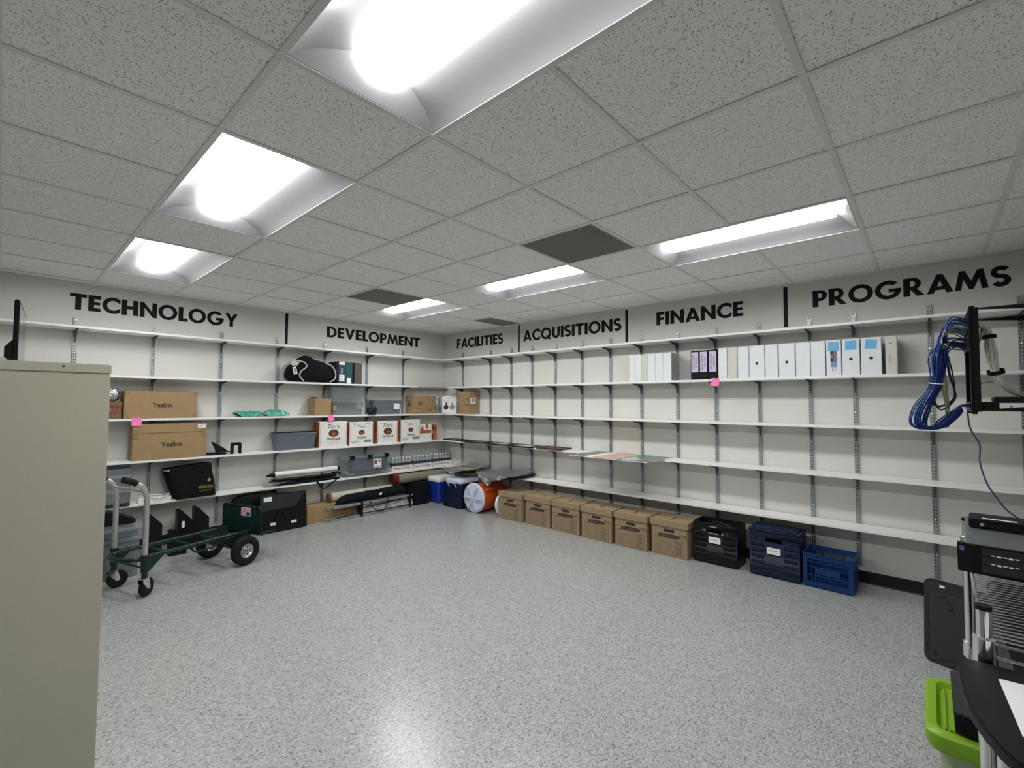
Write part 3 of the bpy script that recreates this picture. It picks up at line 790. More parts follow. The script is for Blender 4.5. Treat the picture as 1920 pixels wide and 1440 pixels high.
# fourth tier of the left wall: navy bin, four printed cases, brown gift box
t = bin_('storage_bin', 'clear bin of navy fabric with a black lid strip left of the printed cases', (-2.46, YF, SH[3]), 0, 0.50, 0.19, 0.205, CLEAR, NAVY, 0.93, None, 0.022)
MB().use(BLK).box(-0.24, 0.24, 0.01, 0.185, 0.2055, 0.212).build('lid', t, bevel=0.002)
def spirit_case(label, x, w, h, variant, dx=0.0):
    t = thing('bottle_case', label, 'cardboard box', (x, YF + dx, SH[3]), 0, 'printed bottle cases on the fourth shelf')
    MB().use(WHT).box(-w / 2, w / 2, 0, 0.165, 0, h).build('body', t, bevel=0.002, seg=1)
    MB().use(COPPER).box(-w / 2 - 0.0012, -w / 2 - 0.0002, 0.012, 0.16, 0.004, h - 0.004).build('side_print', t)
    st = MB().use(ORPR)
    for s in (-1, 1):
        for k in range(12): st.box(s * (w / 2 - 0.012) - 0.0035, s * (w / 2 - 0.012) + 0.0035, -0.0009, -0.0002, 0.03 + k * (h - 0.06) / 12, 0.03 + (k + 0.62) * (h - 0.06) / 12)
    if variant == 0: pass
    q = st.build('border_print', t); q['kind'] = 'stuff'
    r = 0.062 if variant == 0 else 0.042
    zc = h * 0.545
    MB().use(COPPER).shape([arc(0, zc, r * 1.12, r * 0.78, 0, 360, 28)[:-1]], -0.0009, -0.0002).build('emblem', t)
    em = t.children[-1]
    MB().use(INKB).shape([arc(0, zc, r * 1.0, r * 0.67, 0, 360, 28)[:-1]], -0.0013, -0.0009).build('emblem_field', em)
    MB().use(ORPR).shape([[(-r * .35, zc - r * .45), (r * .05, zc - r * .45), (r * .02, zc + .02 * r), (-r * .08, zc + r * .42), (-r * .2, zc + r * .42), (-r * .3, zc)], ]
                         , -0.0017, -0.0013).shape([[(r * .2, zc - r * .4), (r * .6, zc - r * .3), (r * .5, zc + r * .2), (r * .3, zc + r * .1)]], -0.0017, -0.0013).build('emblem_figure', em)
    words('lettering', "Tito's", INK, t, 0.0, h * 0.80, 0.082 if variant == 0 else 0.058, shear=0.35, width=0.155 if variant == 0 else 0.105)
    words('lettering', 'Handmade', INK, t, 0.0, h * 0.335, 0.05, shear=0.35, width=0.19 if variant == 0 else 0.13, bold=0.0006)
    words('lettering', 'V O D K A', INKG, t, 0.0, h * 0.235, 0.022, width=0.095 if variant == 0 else 0.05)
    if variant == 0:
        words('lettering', 'TEXAS  OF  AUSTIN', INKG, t, 0.0, h * 0.16, 0.016, width=0.14)
        words('lettering', '6/750', INKG, t, -w * 0.36, h * 0.90, 0.018)
    else:
        words('lettering', '12 PK', INKG, t, -w * 0.30, h * 0.93, 0.02, bold=0.0005)
        words('lettering', 'VODKA CORN', INKG, t, -w * 0.27, h * 0.87, 0.016, width=0.075)
        words('lettering', 'MADE IN USA', INKG, t, w * 0.30, h * 0.93, 0.016, width=0.08, bold=0.0005)
        MB().use(INKG).box(-w * 0.42, -w * 0.12, -0.0009, -0.0002, 0.055, 0.062).box(-w * 0.42, -w * 0.12, -0.0009, -0.0002, 0.042, 0.048).box(-w * 0.42, -w * 0.22, -0.0009, -0.0002, 0.028, 0.033).build('print', t)
        plate(t, 'print_panel', INKG, w * 0.10, w * 0.42, 0.035, 0.072)
        if variant == 2:
            MB().use(INKG).tube([(0.06, -0.001, h * .80), (0.11, -0.001, h * .84), (0.10, -0.001, h * .72), (0.13, -0.001, h * .60), (0.10, -0.001, h * .52), (0.14, -0.001, h * .57)], 0.0012, 5, smooth=4).build('scribble', t)
    return t
spirit_case('largest white and copper printed bottle case, under the pink sticky note', -2.00, 0.37, 0.328, 0)
spirit_case('white printed bottle case with a black tape mark, second from the left', -1.60, 0.345, 0.312, 1, 0.01)
spirit_case('white printed bottle case third from the left, in front of a lidless gap', -1.192, 0.322, 0.315, 0, 0.01)
spirit_case('white printed bottle case with scribbled marker, rightmost of four', -0.805, 0.335, 0.322, 2, 0.005)
for o in C.objects:
    if o.get('label', '').startswith('white printed bottle case third'): o['label'] = 'white printed bottle case with a large oval emblem, third of four'
    if o.get('label', '').startswith('white printed bottle case with a black tape'): o['label'] = 'white printed bottle case with a small oval emblem, second of four'
t = cbox('gift_box', 'smaller brown and white printed box at the right end of the bottle cases', 'box', (-0.46, YF + 0.03, SH[3]), 0, 0.32, 0.16, 0.245, WHT, tape=False, bev=0.002)
pr = MB().use(COPPER)
pr.box(-0.158, 0.05, -0.0009, -0.0002, 0.11, 0.155).box(-0.15, -0.095, -0.0009, -0.0002, 0.155, 0.20).box(-0.05, -0.01, -0.0009, -0.0002, 0.175, 0.243)
pr.shape([[(-0.13, 0.2), (-0.115, 0.2), (-0.117, 0.225), (-0.128, 0.225)]], -0.0009, -0.0002)
pr.build('picture', t)
pk = MB().use(ORPR).box(0.056, 0.159, -0.0009, -0.0002, 0.13, 0.242).box(0.08, 0.159, -0.0009, -0.0002, 0.003, 0.115); pk.build('panel', t)
pk = MB().use(INKB).box(0.056, 0.159, -0.0013, -0.0009, 0.116, 0.128).box(0.075, 0.105, -0.0013, -0.0009, 0.15, 0.23).box(0.058, 0.09, -0.0013, -0.0009, 0.01, 0.105).box(0.12, 0.14, -0.0013, -0.0009, 0.14, 0.2); pk.build('panel_print', t)

# small desk gadgets between the lower long carton and the navy bin
t = thing('desk_stand', 'black and grey tilted desk phone stand beside the lower long carton', 'desk device', (-3.27, -0.19, SH[3]), 0)
MB().use(BLK).box(-0.10, 0.06, 0, 0.12, 0, 0.022).build('base', t, bevel=0.004)
MB().use(DKG).box(-0.02, 0.10, 0.005, 0.10, 0.0225, 0.034).build('tray', t, bevel=0.003)
for k, (ma, dx) in enumerate(((BLK, 0.0), (CLEARG, 0.02), (DKG, 0.04), (CLEARG, 0.06))):
    MB().use(ma).prism([(-0.085 + dx, 0.145 - dx * 0.7), (-0.06 + dx, 0.14 - dx * .7), (0.055, 0.06), (0.075, 0.035), (-0.035 + dx, 0.035)], 0.012 + k * 0.022, 0.024 + k * 0.022, 'y').build('fin', t)
t = thing('desk_bracket', 'black upside down U shaped bracket standing on the fourth shelf', 'bracket', (-3.115, -0.20, SH[3]), 0)
MB().use(BLK).prism([(-0.052, 0), (-0.026, 0)] + arc(-0.014, 0.082, 0.012, 0.012, 180, 90, 4) + arc(0.014, 0.082, 0.012, 0.012, 90, 0, 4) + [(0.026, 0), (0.052, 0)] + arc(0.034, 0.107, 0.018, 0.018, 0, 90, 4) + arc(-0.034, 0.107, 0.018, 0.018, 90, 180, 4), 0, 0.03, 'y').build('frame', t)

# second tier of the left wall: duffel bag and four upright books
t = thing('duffel_bag', 'black duffel bag with pale cord straps on the second shelf', 'bag', (-2.28, YF + 0.005, SH[1]), 0)
def duf(u, v):
    th, ph = u * 2 * pi, (v - 0.5) * pi
    c = abs(cos(ph)) ** 0.45
    x = math.copysign(abs(sin(ph)) ** 0.8, sin(ph))
    yy, zz = cos(th) * c, sin(th) * c
    top = 0.30 - 0.06 * max(0, x) + 0.03 * math.exp(-((x + 0.25) / 0.25) ** 2) - 0.13 * max(0, -x - 0.5) * 2
    k = 1 + 0.10 * noise.noise(Vector((x * 2.5, yy * 2, zz * 2))) + 0.05 * noise.noise(Vector((x * 7, yy * 5, zz * 5 + 3)))
    z = (math.copysign(abs(zz) ** 0.75, zz) + 1) / 2 * top * k
    return Vector((x * 0.297, 0.10 + math.copysign(abs(yy) ** 0.7, yy) * 0.098, max(0.001, z)))
MB().use(BLKF).grid(40, 28, duf).build('bag_body', t, smooth=True)
STR = mat('pale_cord', (0.55, 0.52, 0.46), 0.8)
MB().use(STR).tube([(-0.20, 0.0, 0.26), (-0.12, -0.014, 0.24), (-0.095, -0.018, 0.19), (-0.16, -0.018, 0.13), (-0.175, -0.018, 0.07), (-0.12, -0.012, 0.012)], 0.008, 6, smooth=6).build('strap', t)
MB().use(STR).tube([(0.20, 0.02, 0.245), (0.255, -0.004, 0.20), (0.285, -0.012, 0.12), (0.27, -0.012, 0.05), (0.21, -0.012, 0.012)], 0.008, 6, smooth=6).build('strap', t)
MB().use(mat('pale_lining', (0.5, 0.52, 0.47), 0.8)).grid(6, 6, lambda u, v: Vector((-0.30 + u * 0.10 + 0.05 * v, -0.006 + 0.02 * u * v, 0.20 + 0.07 * v + 0.02 * noise.noise(Vector((u * 3, v * 3, 0)))))).build('flap', t, smooth=True)
tg = MB().use(PAPER).box(-0.022, 0.022, -0.001, 0, -0.045, 0.045).build('tag', t, loc=(-0.235, -0.022, 0.135), rot=(0, -0.2, 0))
MB().use(INKG).box(-0.013, 0.013, -0.0016, -0.001, -0.03, 0.03).build('print', tg)
def book(name, label, cat, loc, rotz, w, d, h, ma, group, bev=0.0015, pages=None):
    t = thing(name, label, cat, loc, rotz, group)
    c = MB().use(ma)
    c.prism([(-w / 2, 0), (w / 2, 0), (w / 2, d), (w / 2 - 0.003, d), (w / 2 - 0.003, 0.004), (-w / 2 + 0.003, 0.004), (-w / 2 + 0.003, d), (-w / 2, d)], 0, h, 'z')
    c.build('cover', t)
    MB().use(pages or PAPER).box(-w / 2 + 0.0032, w / 2 - 0.0032, 0.0042, d - 0.008, 0.004, h - 0.008).build('pages', t)
    return t
gb = 'upright binders beside the duffel bag'
book('binder', 'thin black binder squeezed beside the duffel bag', 'binder', (-1.966, YF + 0.02, SH[1]), 0, 0.03, 0.19, 0.285, BLK, gb)
t = book('binder', 'navy binder with a white spine label beside the duffel bag', 'binder', (-1.90, YF + 0.01, SH[1]), 0, 0.094, 0.20, 0.29, TNVY, gb)
plate(t, 'label', PAPER, -0.036, 0.036, 0.03, 0.115)
plate(t, 'label', PAPER, -0.04, 0.04, 0.245, 0.285)
words('lettering', 'MOBILE', PAPER, t, 0.0, 0.16, 0.03, rot=(pi / 2, -pi / 2, 0), width=0.08)
for k in range(4): MB().use(INKG).box(-0.024, 0.02 - 0.006 * k, -0.0018, -0.0014, 0.045 + k * 0.016, 0.050 + k * 0.016).build('print', t)
t = book('binder', 'dark green binder with a small white tag at its foot', 'binder', (-1.80, YF + 0.01, SH[1]), 0, 0.094, 0.20, 0.285, TGRN, gb)
plate(t, 'tag', PAPER, -0.028, 0.026, 0.003, 0.075)
book('binder', 'grey brown cloth binder, rightmost beside the duffel bag', 'binder', (-1.665, YF + 0.01, SH[1]), 0, 0.11, 0.20, 0.285, TGRY, gb)
book('binder', 'thin black binder between the green and the grey brown ones', 'binder', (-1.736, YF + 0.015, SH[1]), 0, 0.026, 0.195, 0.283, BLK, gb)

# lowest tier of the left wall
t = thing('drawer_organizer', 'dark grey mesh letter tray tower behind the filing cabinet edge', 'desk organizer', (-4.16, -0.25, SH[4]), 0)
og = MB().use(DKG)
MB().use(DKG).box(-0.13, -0.127, 0, 0.22, 0, 0.36).build('side_panel', t)
MB().use(DKG).box(0.127, 0.13, 0, 0.22, 0, 0.36).build('side_panel', t)
MB().use(DKG).box(-0.1265, 0.1265, 0.215, 0.22, 0, 0.36).build('back_panel', t)
for z, ma in ((0.0, DKG), (0.13, ALUD), (0.265, ALUD), (0.355, DKG)):
    MB().use(ma).box(-0.1265, 0.1265, 0.0, 0.2148, z, z + 0.004).box(-0.1265, 0.1265, -0.003, 0.0, z, z + 0.03).build('tray', t)
MB().use(GREYST).box(-0.11, 0.11, 0.03, 0.19, 0.0045, 0.085).build('papers', t)
for z0, z1 in ((0.0305, 0.1295), (0.1605, 0.2645), (0.2955, 0.3545)): MB().use(CLEARG).box(-0.1262, 0.1262, -0.002, 0.0, z0, z1).build('drawer_front', t)
t = thing('power_strip', 'white power strip with its grey cord on the lowest left shelf', 'power strip', (-3.83, -0.21, SH[4]), 0)
MB().use(WPLAS).box(-0.135, 0.135, 0, 0.06, 0, 0.045).build('body', t, bevel=0.006)
ou = MB().use(INKG)
for k in range(6):
    x = -0.10 + k * 0.037
    MB().use(INKG).box(x, x + 0.004, -0.0008, -0.0001, 0.014, 0.026).build('outlet', t)
MB().use(CABW).tube([(-0.13, 0.03, 0.05), (-0.05, 0.0, 0.062), (0.0, -0.012, 0.035), (0.06, -0.01, 0.04), (0.12, 0.02, 0.06), (0.05, 0.05, 0.055), (-0.03, 0.045, 0.065), (-0.10, 0.02, 0.052)], 0.0045, 6, smooth=6).build('cord', t)
# insulated bag, tilted, corner over the shelf edge
t = thing('insulated_bag', 'black insulated bag with a silver rim leaning on the lowest left shelf', 'bag', (-3.49, -0.28, SH[4] + 0.001), 0)
def bagf(z):
    k = z / 0.32
    w = 0.36 + 0.05 * k
    x0 = -0.03 * 0 - 0.075 * k
    return [(a + x0 + 0.0, b + 0.12, z + 0.16 * (a) * k * 0.55 + 0.0) for a, b in rrect(-w / 2, w / 2, -0.11, 0.11, 0.035)]
mb = MB().use(BLKF)
rings = []
for q in range(9):
    z = 0.32 * q / 8
    rings.append([Vector((a, b, c)) + Vector((0.008 * noise.noise(Vector((a * 9, c * 9, 1))), 0.014 * noise.noise(Vector((a * 10, c * 10, 4))), 0)) for a, b, c in bagf(z)])
mb.loft(rings); mb.build('bag_body', t, smooth=True)
rim = bagf(0.315)
MB().use(ALU).tube([(a - 0.0, b - 0.004, c) for a, b, c in rim[14:24]], 0.005, 6).build('rim', t)
words('lettering', 'BREWING', mat('gold_print', (0.45, 0.30, 0.08), 0.6), t, 0.075, 0.10, 0.045, y=-0.004, width=0.13, shear=0.2)
words('lettering', 'COMPANY', mat('gold_print', (0.45, 0.30, 0.08), 0.6), t, 0.07, 0.065, 0.02, y=-0.004, width=0.1)
MB().use(mat('gold_print', (0.45, 0.30, 0.08), 0.6)).shape([[(0.085, 0.16), (0.105, 0.15), (0.115, 0.17), (0.105, 0.19), (0.09, 0.185)]], -0.0045, -0.003).build('emblem', t)
# tripods and a white screen tube lying on the shelf
t = thing('projection_screen', 'white projector screen tube lying on the black tripods', 'projector screen', (-2.25, -0.16, SH[4] + 0.098), 0)
MB().use(WPLAS).cyl((-0.44, 0, 0.034), (0.33, 0, 0.034), 0.032, 16).build('tube', t, smooth=True)
MB().use(BLK).cyl((0.3305, 0, 0.034), (0.36, 0, 0.034), 0.034, 16).build('end_cap', t, smooth=True)
MB().use(BLK).cyl((-0.53, 0, 0.026), (-0.4405, 0, 0.034), 0.012, 12, 0.03).build('end_cap', t, smooth=True)
t = thing('tripod', 'folded black tripod on the lowest left shelf nearest the shelf edge', 'tripod', (-2.28, -0.20, SH[4]), 0, 'folded tripods')
for k, (y, z) in enumerate(((0.0, 0.055), (0.022, 0.075), (-0.018, 0.076))):
    MB().use(BLKM).cyl((-0.48 + 0.03 * k, y, z), (0.33, y, z - 0.008), 0.012, 10).build('leg', t, smooth=True)
MB().use(BLK).box(0.28, 0.39, -0.032, 0.036, 0.052, 0.094).build('head', t, bevel=0.008)
MB().use(ALU).box(0.33, 0.352, -0.0335, -0.0322, 0.06, 0.08).build('plate', t)
t = thing('tripod_bag', 'black padded tripod bag with a clear end and hanging strap', 'bag', (-2.30, -0.21, SH[4]), 0)
def tbag(u, v):
    a = u * 2 * pi; x = -0.40 + v * 0.80
    k = 1 - 0.35 * abs(v * 2 - 1) ** 3
    return Vector((x, 0.02 + 0.048 * k * cos(a), max(0.001, 0.019 * k * (1 + sin(a)) + 0.004 * noise.noise(Vector((x * 8, a, 2))))))
MB().use(BLKF).grid(18, 24, tbag).build('bag_body', t, smooth=True)
crumple('clear_end', CLEARG, t, 0.20, 0.07, 0.055, 2.7, n=24, amp=0.2, loc=(-0.43, -0.02, 0.0))
MB().use(BLKF).loft([[Vector(p) + Vector((0, dy, 0)) + Vector((dx, 0, dz)) for dx, dy, dz in ((-0.014, 0, 0), (0.014, 0, 0), (0.014, 0.003, 0), (-0.014, 0.003, 0))] for p in spline([(0.08, -0.028, 0.03), (0.10, -0.034, -0.01), (0.14, -0.036, -0.075), (0.19, -0.036, -0.10), (0.27, -0.036, -0.04), (0.37, -0.034, 0.02)], 6)]).build('strap', t, smooth=True)
# big clear tote with black latches
t = bin_('storage_bin', 'large clear tote with black latches and navy contents on the lowest shelf', (-1.50, -0.262, SH[4]), 0, 0.72, 0.215, 0.275, CLEAR, None, 0.7, CLEAR, 0.03, latch=3)
MB().use(NAVY).box(-0.24, 0.30, 0.03, 0.18, 0.05, 0.235).build('contents', t, bevel=0.02)
MB().use(CREAM).grid(20, 8, lambda u, v: Vector((-0.30 + u * 0.58, 0.035 + v * 0.145, 0.008 + 0.06 * (0.5 + 0.5 * noise.noise(Vector((u * 6, v * 3, 9)))) * (1.3 - u)))).build('contents', t, smooth=True)
plate(t, 'label', PAPER, 0.06, 0.185, 0.09, 0.215, y=0.004)
MB().use(RED).box(0.075, 0.115, 0.0022, 0.0028, 0.15, 0.20).box(0.07, 0.17, 0.0022, 0.0028, 0.10, 0.108).box(0.14, 0.165, 0.0022, 0.0028, 0.17, 0.205).build('print', t)

# water: three trays of bottles
def make_bottle():
    t = thing('water_bottle', 'x', 'water bottle', (0, 0, 0))
    MB().use(BOTTLE).lathe([(0.020, 0.0), (0.0268, 0.006), (0.0272, 0.03), (0.026, 0.045), (0.0272, 0.06), (0.0272, 0.115), (0.024, 0.14), (0.014, 0.165), (0.0125, 0.176)], 14).build('bottle_body', t, smooth=True)
    MB().use(mat('bottle_label', (0.03, 0.035, 0.05), 0.5)).lathe([(0.0277, 0.082), (0.0277, 0.116)], 14, cap=False).build('label', t, smooth=True)
    MB().use(WPLAS).lathe([(0.0142, 0.1765), (0.0145, 0.178), (0.0145, 0.191), (0.013, 0.193)], 12).build('cap', t, smooth=True)
    return t
b0 = None
CASES = [(-0.935, 'case beside the large clear tote'), (-0.56, 'middle case'), (-0.185, 'case at the corner')]
for ci, (cx, cl) in enumerate(CASES):
    wd = 0.345
    t = thing('water_tray', 'white printed cardboard tray of water bottles, ' + ('beside the large clear tote', 'in the middle of three', 'in the corner of the shelves')[ci], 'tray', (cx, -0.215, SH[4]), 0, 'trays of bottled water')
    MB().use(WHT).box(-wd / 2, wd / 2, 0, 0.002, 0, 0.075).box(-wd / 2, wd / 2, 0.188, 0.19, 0, 0.05).box(-wd / 2, -wd / 2 + 0.002, 0.002, 0.188, 0, 0.06).box(wd / 2 - 0.002, wd / 2, 0.002, 0.188, 0, 0.06).box(-wd / 2, wd / 2, 0.002, 0.188, 0, 0.0015).build('tray_body', t)
    words('lettering', 'Mountain Spring Water', INK, t, -0.01, 0.042, 0.032, width=0.285, shear=0.1, bold=0.0004)
    words('lettering', '24 bottles', INKG, t, 0.12, 0.016, 0.013)
    for row in range(2):
        for k in range(6):
            loc = (cx - wd / 2 + 0.031 + k * 0.0566, -0.215 + 0.036 + row * 0.075, SH[4] + 0.0016)
            lab = 'water bottle, %s from left in the %s row, %s' % (ORD[k], ('front', 'rear')[row], cl)
            if b0 is None:
                b0 = make_bottle(); b0.location = loc; b0['label'] = lab; b0['group'] = 'water bottles in the trays'
            else: dup(b0, loc, None, lab, 'water bottles in the trays')

# pink sticky notes on the shelf fronts
def sticky(label, loc, rotz, tilt):
    o = MB().use(PINK).grid(3, 4, lambda u, v: Vector(((u - .5) * 0.076, -0.0008 - 0.010 * (1 - v) ** 2, -0.07 + v * 0.076))).build('sticky_note', loc=loc, smooth=True)
    o.rotation_euler = (Matrix.Rotation(rotz, 4, 'Z') @ Matrix.Rotation(tilt, 4, 'Y')).to_euler()
    tag(o, label, 'sticky note', 'pink sticky notes on the shelf edges')
sticky('pink sticky note on the shelf edge below the upper long carton', (-4.00, -SD - 0.0003, SH[2] + 0.003), 0, 0.02)
sticky('pink sticky note on the shelf edge above the largest bottle case', (-2.055, -SD - 0.0003, SH[2] + 0.0), 0, -0.22)
sticky('pink sticky note on the shelf edge below the lilac labelled black binders', (-SD - 0.0003, -4.385, SH[1] + 0.002), RW, 0.10)

# ------------------------------------------------------------------ binders on the second tier of the right wall
BG = 'binders on the second shelf of the right wall'
def ring_binder(label, y0, y1, h, ma, d=0.205, side=None, xf=-0.228, kind='plain'):
    w = abs(y1 - y0) - 0.002
    t = thing('ring_binder', label, 'binder', (xf, (y0 + y1) / 2, SH[1]), RW, BG)
    c = MB().use(ma)
    c.prism([(-w / 2, 0.003), (-w / 2 + 0.003, 0), (w / 2 - 0.003, 0), (w / 2, 0.003), (w / 2, d), (w / 2 - 0.0035, d), (w / 2 - 0.0035, 0.005), (-w / 2 + 0.0035, 0.005), (-w / 2 + 0.0035, d), (-w / 2, d)], 0, h, 'z')
    c.build('cover', t)
    MB().use(PAPER).box(-w / 2 + 0.0038, w / 2 - 0.0038, 0.02, d - 0.012, 0.006, h - 0.02).build('pages', t)
    if side: MB().use(side).box(w / 2 + 0.0001, w / 2 + 0.0008, 0.002, d, 0.001, h - 0.001).build('side_face', t)
    if kind == 'rivets':
        for z in (0.02, h - 0.022): MB().use(INKG).lathe([(0.004, 0), (0.003, 0.002)], 8, Matrix.Translation((0, -0.0002, z)) @ Matrix.Rotation(pi / 2, 4, 'X')).build('rivet', t)
    if kind in ('hole', 'hole_note'):
        MB().use(INK).shape([arc(0, h * 0.445, 0.0125, 0.0125, 0, 360, 18)[:-1]], -0.0008, -0.0001).build('finger_hole', t)
    if kind in ('hole_note', 'note'):
        return t, w
    return t
by = [-3.462, -3.526, -3.604, -3.677, -3.765, -3.855, -3.942]
kd = ['plain', 'rivets', 'rivets', 'plain', 'plain', 'plain']
bl = ['slim white binder, leftmost of all the binders', 'white binder with wrinkled plastic sleeve, second from the left', 'cream binder with two rivets, third from the left', 'white binder fourth from the left of the row', 'white binder fifth from the left of the row', 'white binder showing its broad grey side face']
bm_ = [VINW, VINW, VINC, VINW, VINW, VINW]
for k in range(6):
    ring_binder(bl[k], by[k], by[k + 1], 0.291, bm_[k], side=VING if k == 5 else None, kind=kd[k])
bk = [-4.142, -4.226, -4.312, -4.402]
for k in range(3):
    t = ring_binder('black binder with lilac spine label, %s of three' % ('left', 'middle', 'right')[k], bk[k], bk[k + 1], 0.29, BLK)
    w_ = bk[k] - bk[k + 1]
    lb = plate(t, 'label', LILAC, -0.034, 0.034, 0.075, 0.275)
    words('lettering', ('PURCHASE ORDERS', 'BUDGET REPORTS', 'INVOICES PAID')[k], INKB, lb, -0.012, 0, 0.03, y=-0.0010, rot=(pi / 2, -pi / 2, 0), width=0.15)
    words('lettering', ('FINANCE', 'FISCAL YEAR', 'ACCOUNTS')[k], INKB, lb, 0.014, 0, 0.026, y=-0.0010, rot=(pi / 2, -pi / 2, 0), width=0.10)
b2 = [(-4.408, -4.490, 'rivets', VINW, 'white binder with two rivets right of the black ones'), (-4.492, -4.582, 'plain', VINC, 'cream binder right of the black ones'), (-4.585, -4.682, 'plain', VINW, 'plain white binder left of the first finger hole binder'),
      (-4.685, -4.815, 'hole', VINW, 'wide white binder with a finger hole, leftmost of four'), (-4.82, -4.922, 'plain', VINW, 'plain white binder between two binders with finger holes'), (-4.928, -5.055, 'hole', VINW, 'wide white binder with a finger hole, second of four'),
      (-5.06, -5.170, 'plain', VINW, 'plain white binder right of the second finger hole binder'), (-5.173, -5.278, 'plain', VINW, 'plain white binder just left of the blue notes'), (-5.283, -5.388, 'note', VINW, 'white binder with a blue note and a dark printed spine label'),
      (-5.393, -5.512, 'hole_note', VINW, 'white binder with finger hole and straight blue note'), (-5.518, -5.650, 'hole_note', VINW, 'white binder with finger hole and crooked blue note')]
for y0, y1, kind, ma, lab in b2:
    r = ring_binder(lab, y0, y1, 0.298, ma, kind=kind)
    if kind in ('note', 'hole_note'):
        t, w_ = r
        rz = {-5.283: -0.05, -5.393: 0.0, -5.518: -0.10}[y0]
        plate(t, 'sticky_note', SKY, -0.038, 0.038, 0.208, 0.284, rz=-rz)
        if kind == 'note':
            lb = plate(t, 'label', mat('dark_brown_label', (0.035, 0.02, 0.02), 0.6), -0.022, 0.02, 0.118, 0.206)
            words('lettering', 'Doing 2021', PAPER, lb, 0.009, 0, 0.02, y=-0.001, rot=(pi / 2, -pi / 2, 0), width=0.075)
            words('lettering', '2021', PAPER, lb, -0.010, -0.0, 0.016, y=-0.001, rot=(pi / 2, -pi / 2, 0), width=0.03)
            plate(t, 'label', mat('blue_label', (0.18, 0.28, 0.62), 0.6), -0.02, 0.022, 0.07, 0.116)
            MB().use(INKG).box(-0.012, -0.004, -0.001, -0.0002, 0.04, 0.06).box(0.008, 0.014, -0.001, -0.0002, 0.042, 0.058).build('print', t)
t = ring_binder('worn cream binder, rightmost of all, with dark gap on its left', -5.672, -5.745, 0.298, VINC)
MB().use(INKG).box(-0.012, 0.006, -0.0008, -0.0001, 0.238, 0.246).build('print', t)
words('lettering', 'records', INKG, t, -0.008, 0.12, 0.016, rot=(pi / 2, -pi / 2, 0), width=0.06)

# ------------------------------------------------------------------ frames and poster on the fourth tier of the right wall
def flat_frame(label, y0, y1, x0, x1, ma, inner, z=0.0, rz=0.0, th=0.014, bw=0.03):
    cy, cx = (y0 + y1) / 2, (x0 + x1) / 2
    w, d = abs(y1 - y0), abs(x1 - x0)
    t = thing('picture_frame', label, 'picture frame', (cx, cy, SH[3] + z), RW + rz, 'picture frames lying on the fourth shelf')
    f = MB().use(ma)
    f.box(-w / 2, w / 2, -d / 2, -d / 2 + bw, 0, th).box(-w / 2, w / 2, d / 2 - bw, d / 2, 0, th).box(-w / 2, -w / 2 + bw, -d / 2 + bw, d / 2 - bw, 0, th).box(w / 2 - bw, w / 2, -d / 2 + bw, d / 2 - bw, 0, th)
    f.build('frame', t, bevel=0.002, seg=1)
    MB().use(inner).box(-w / 2 + bw, w / 2 - bw, -d / 2 + bw, d / 2 - bw, 0.001, th * 0.6).build('picture', t)
DPIC = mat('dark_print', (0.03, 0.025, 0.025), 0.3, var=0.4, vscale=12)
LPIC = mat('pale_print', (0.6, 0.58, 0.5), 0.35, var=0.15, vscale=10)
BROWN = mat('dark_brown_wood', (0.075, 0.035, 0.02), 0.45, var=0.25, vscale=20)
flat_frame('flat black picture frame nearest the corner on the fourth shelf', -0.25, -0.72, -0.225, -0.03, BLK, DPIC)
flat_frame('flat black picture frame, second from the corner, overhanging the shelf', -0.76, -1.18, -0.30, -0.03, BLK, DPIC)
flat_frame('flat black picture frame with a pale mat, third from the corner', -1.21, -1.66, -0.30, -0.03, BLK, LPIC, bw=0.05)
flat_frame('flat black picture frame with a pale mat, fourth from the corner', -1.69, -2.11, -0.32, -0.03, BLK, LPIC, bw=0.05)
flat_frame('flat dark brown plaque beside the black picture frames', -2.16, -2.56, -0.27, -0.03, BROWN, BROWN, bw=0.04, th=0.02)
t = thing('poster_board', 'green and orange printed poster board jutting over the fourth shelf edge', 'poster', (-0.335, -3.395, SH[3] + 0.001), RW - 0.02)
w_, d_ = 0.94, 0.60
MB().use(PAPER).box(-w_ / 2, w_ / 2, -d_ / 2, d_ / 2, 0, 0.005).build('board', t)
PG = mat('grey_green_print', (0.16, 0.22, 0.17), 0.35, var=0.3, vscale=9)
PO = mat('salmon_orange_print', (0.60, 0.22, 0.10), 0.35, var=0.1)
PT = mat('teal_green_print', (0.04, 0.24, 0.17), 0.35, var=0.1)
PGR = mat('grey_photo_print', (0.20, 0.19, 0.18), 0.35, var=0.6, vscale=16)
MB().use(PG).box(-0.468, -0.27, -0.298, 0.298, 0.0051, 0.0056).build('print', t)
MB().use(PO).box(-0.17, 0.12, -0.298, 0.298, 0.0051, 0.0056).build('print', t)
MB().use(PT).box(0.125, 0.32, -0.298, 0.298, 0.0051, 0.0056).build('print', t)
MB().use(PGR).box(0.325, 0.468, -0.298, 0.298, 0.0051, 0.0056).build('print', t)
lw = MB().use(PAPER)
rr = random.Random(3)
for k in range(7):
    x = -0.14 + k * 0.036
    y = -0.26
    while y < 0.2:
        l = rr.uniform(0.02, 0.06); lw.box(x, x + 0.013, y, y + l, 0.0057, 0.0059); y += l + 0.012
for k in range(3): lw.box(0.16 + k * 0.05, 0.185 + k * 0.05, -0.24, 0.05 - 0.05 * k, 0.0057, 0.0059)
q = lw.build('text_lines', t); q['kind'] = 'stuff'

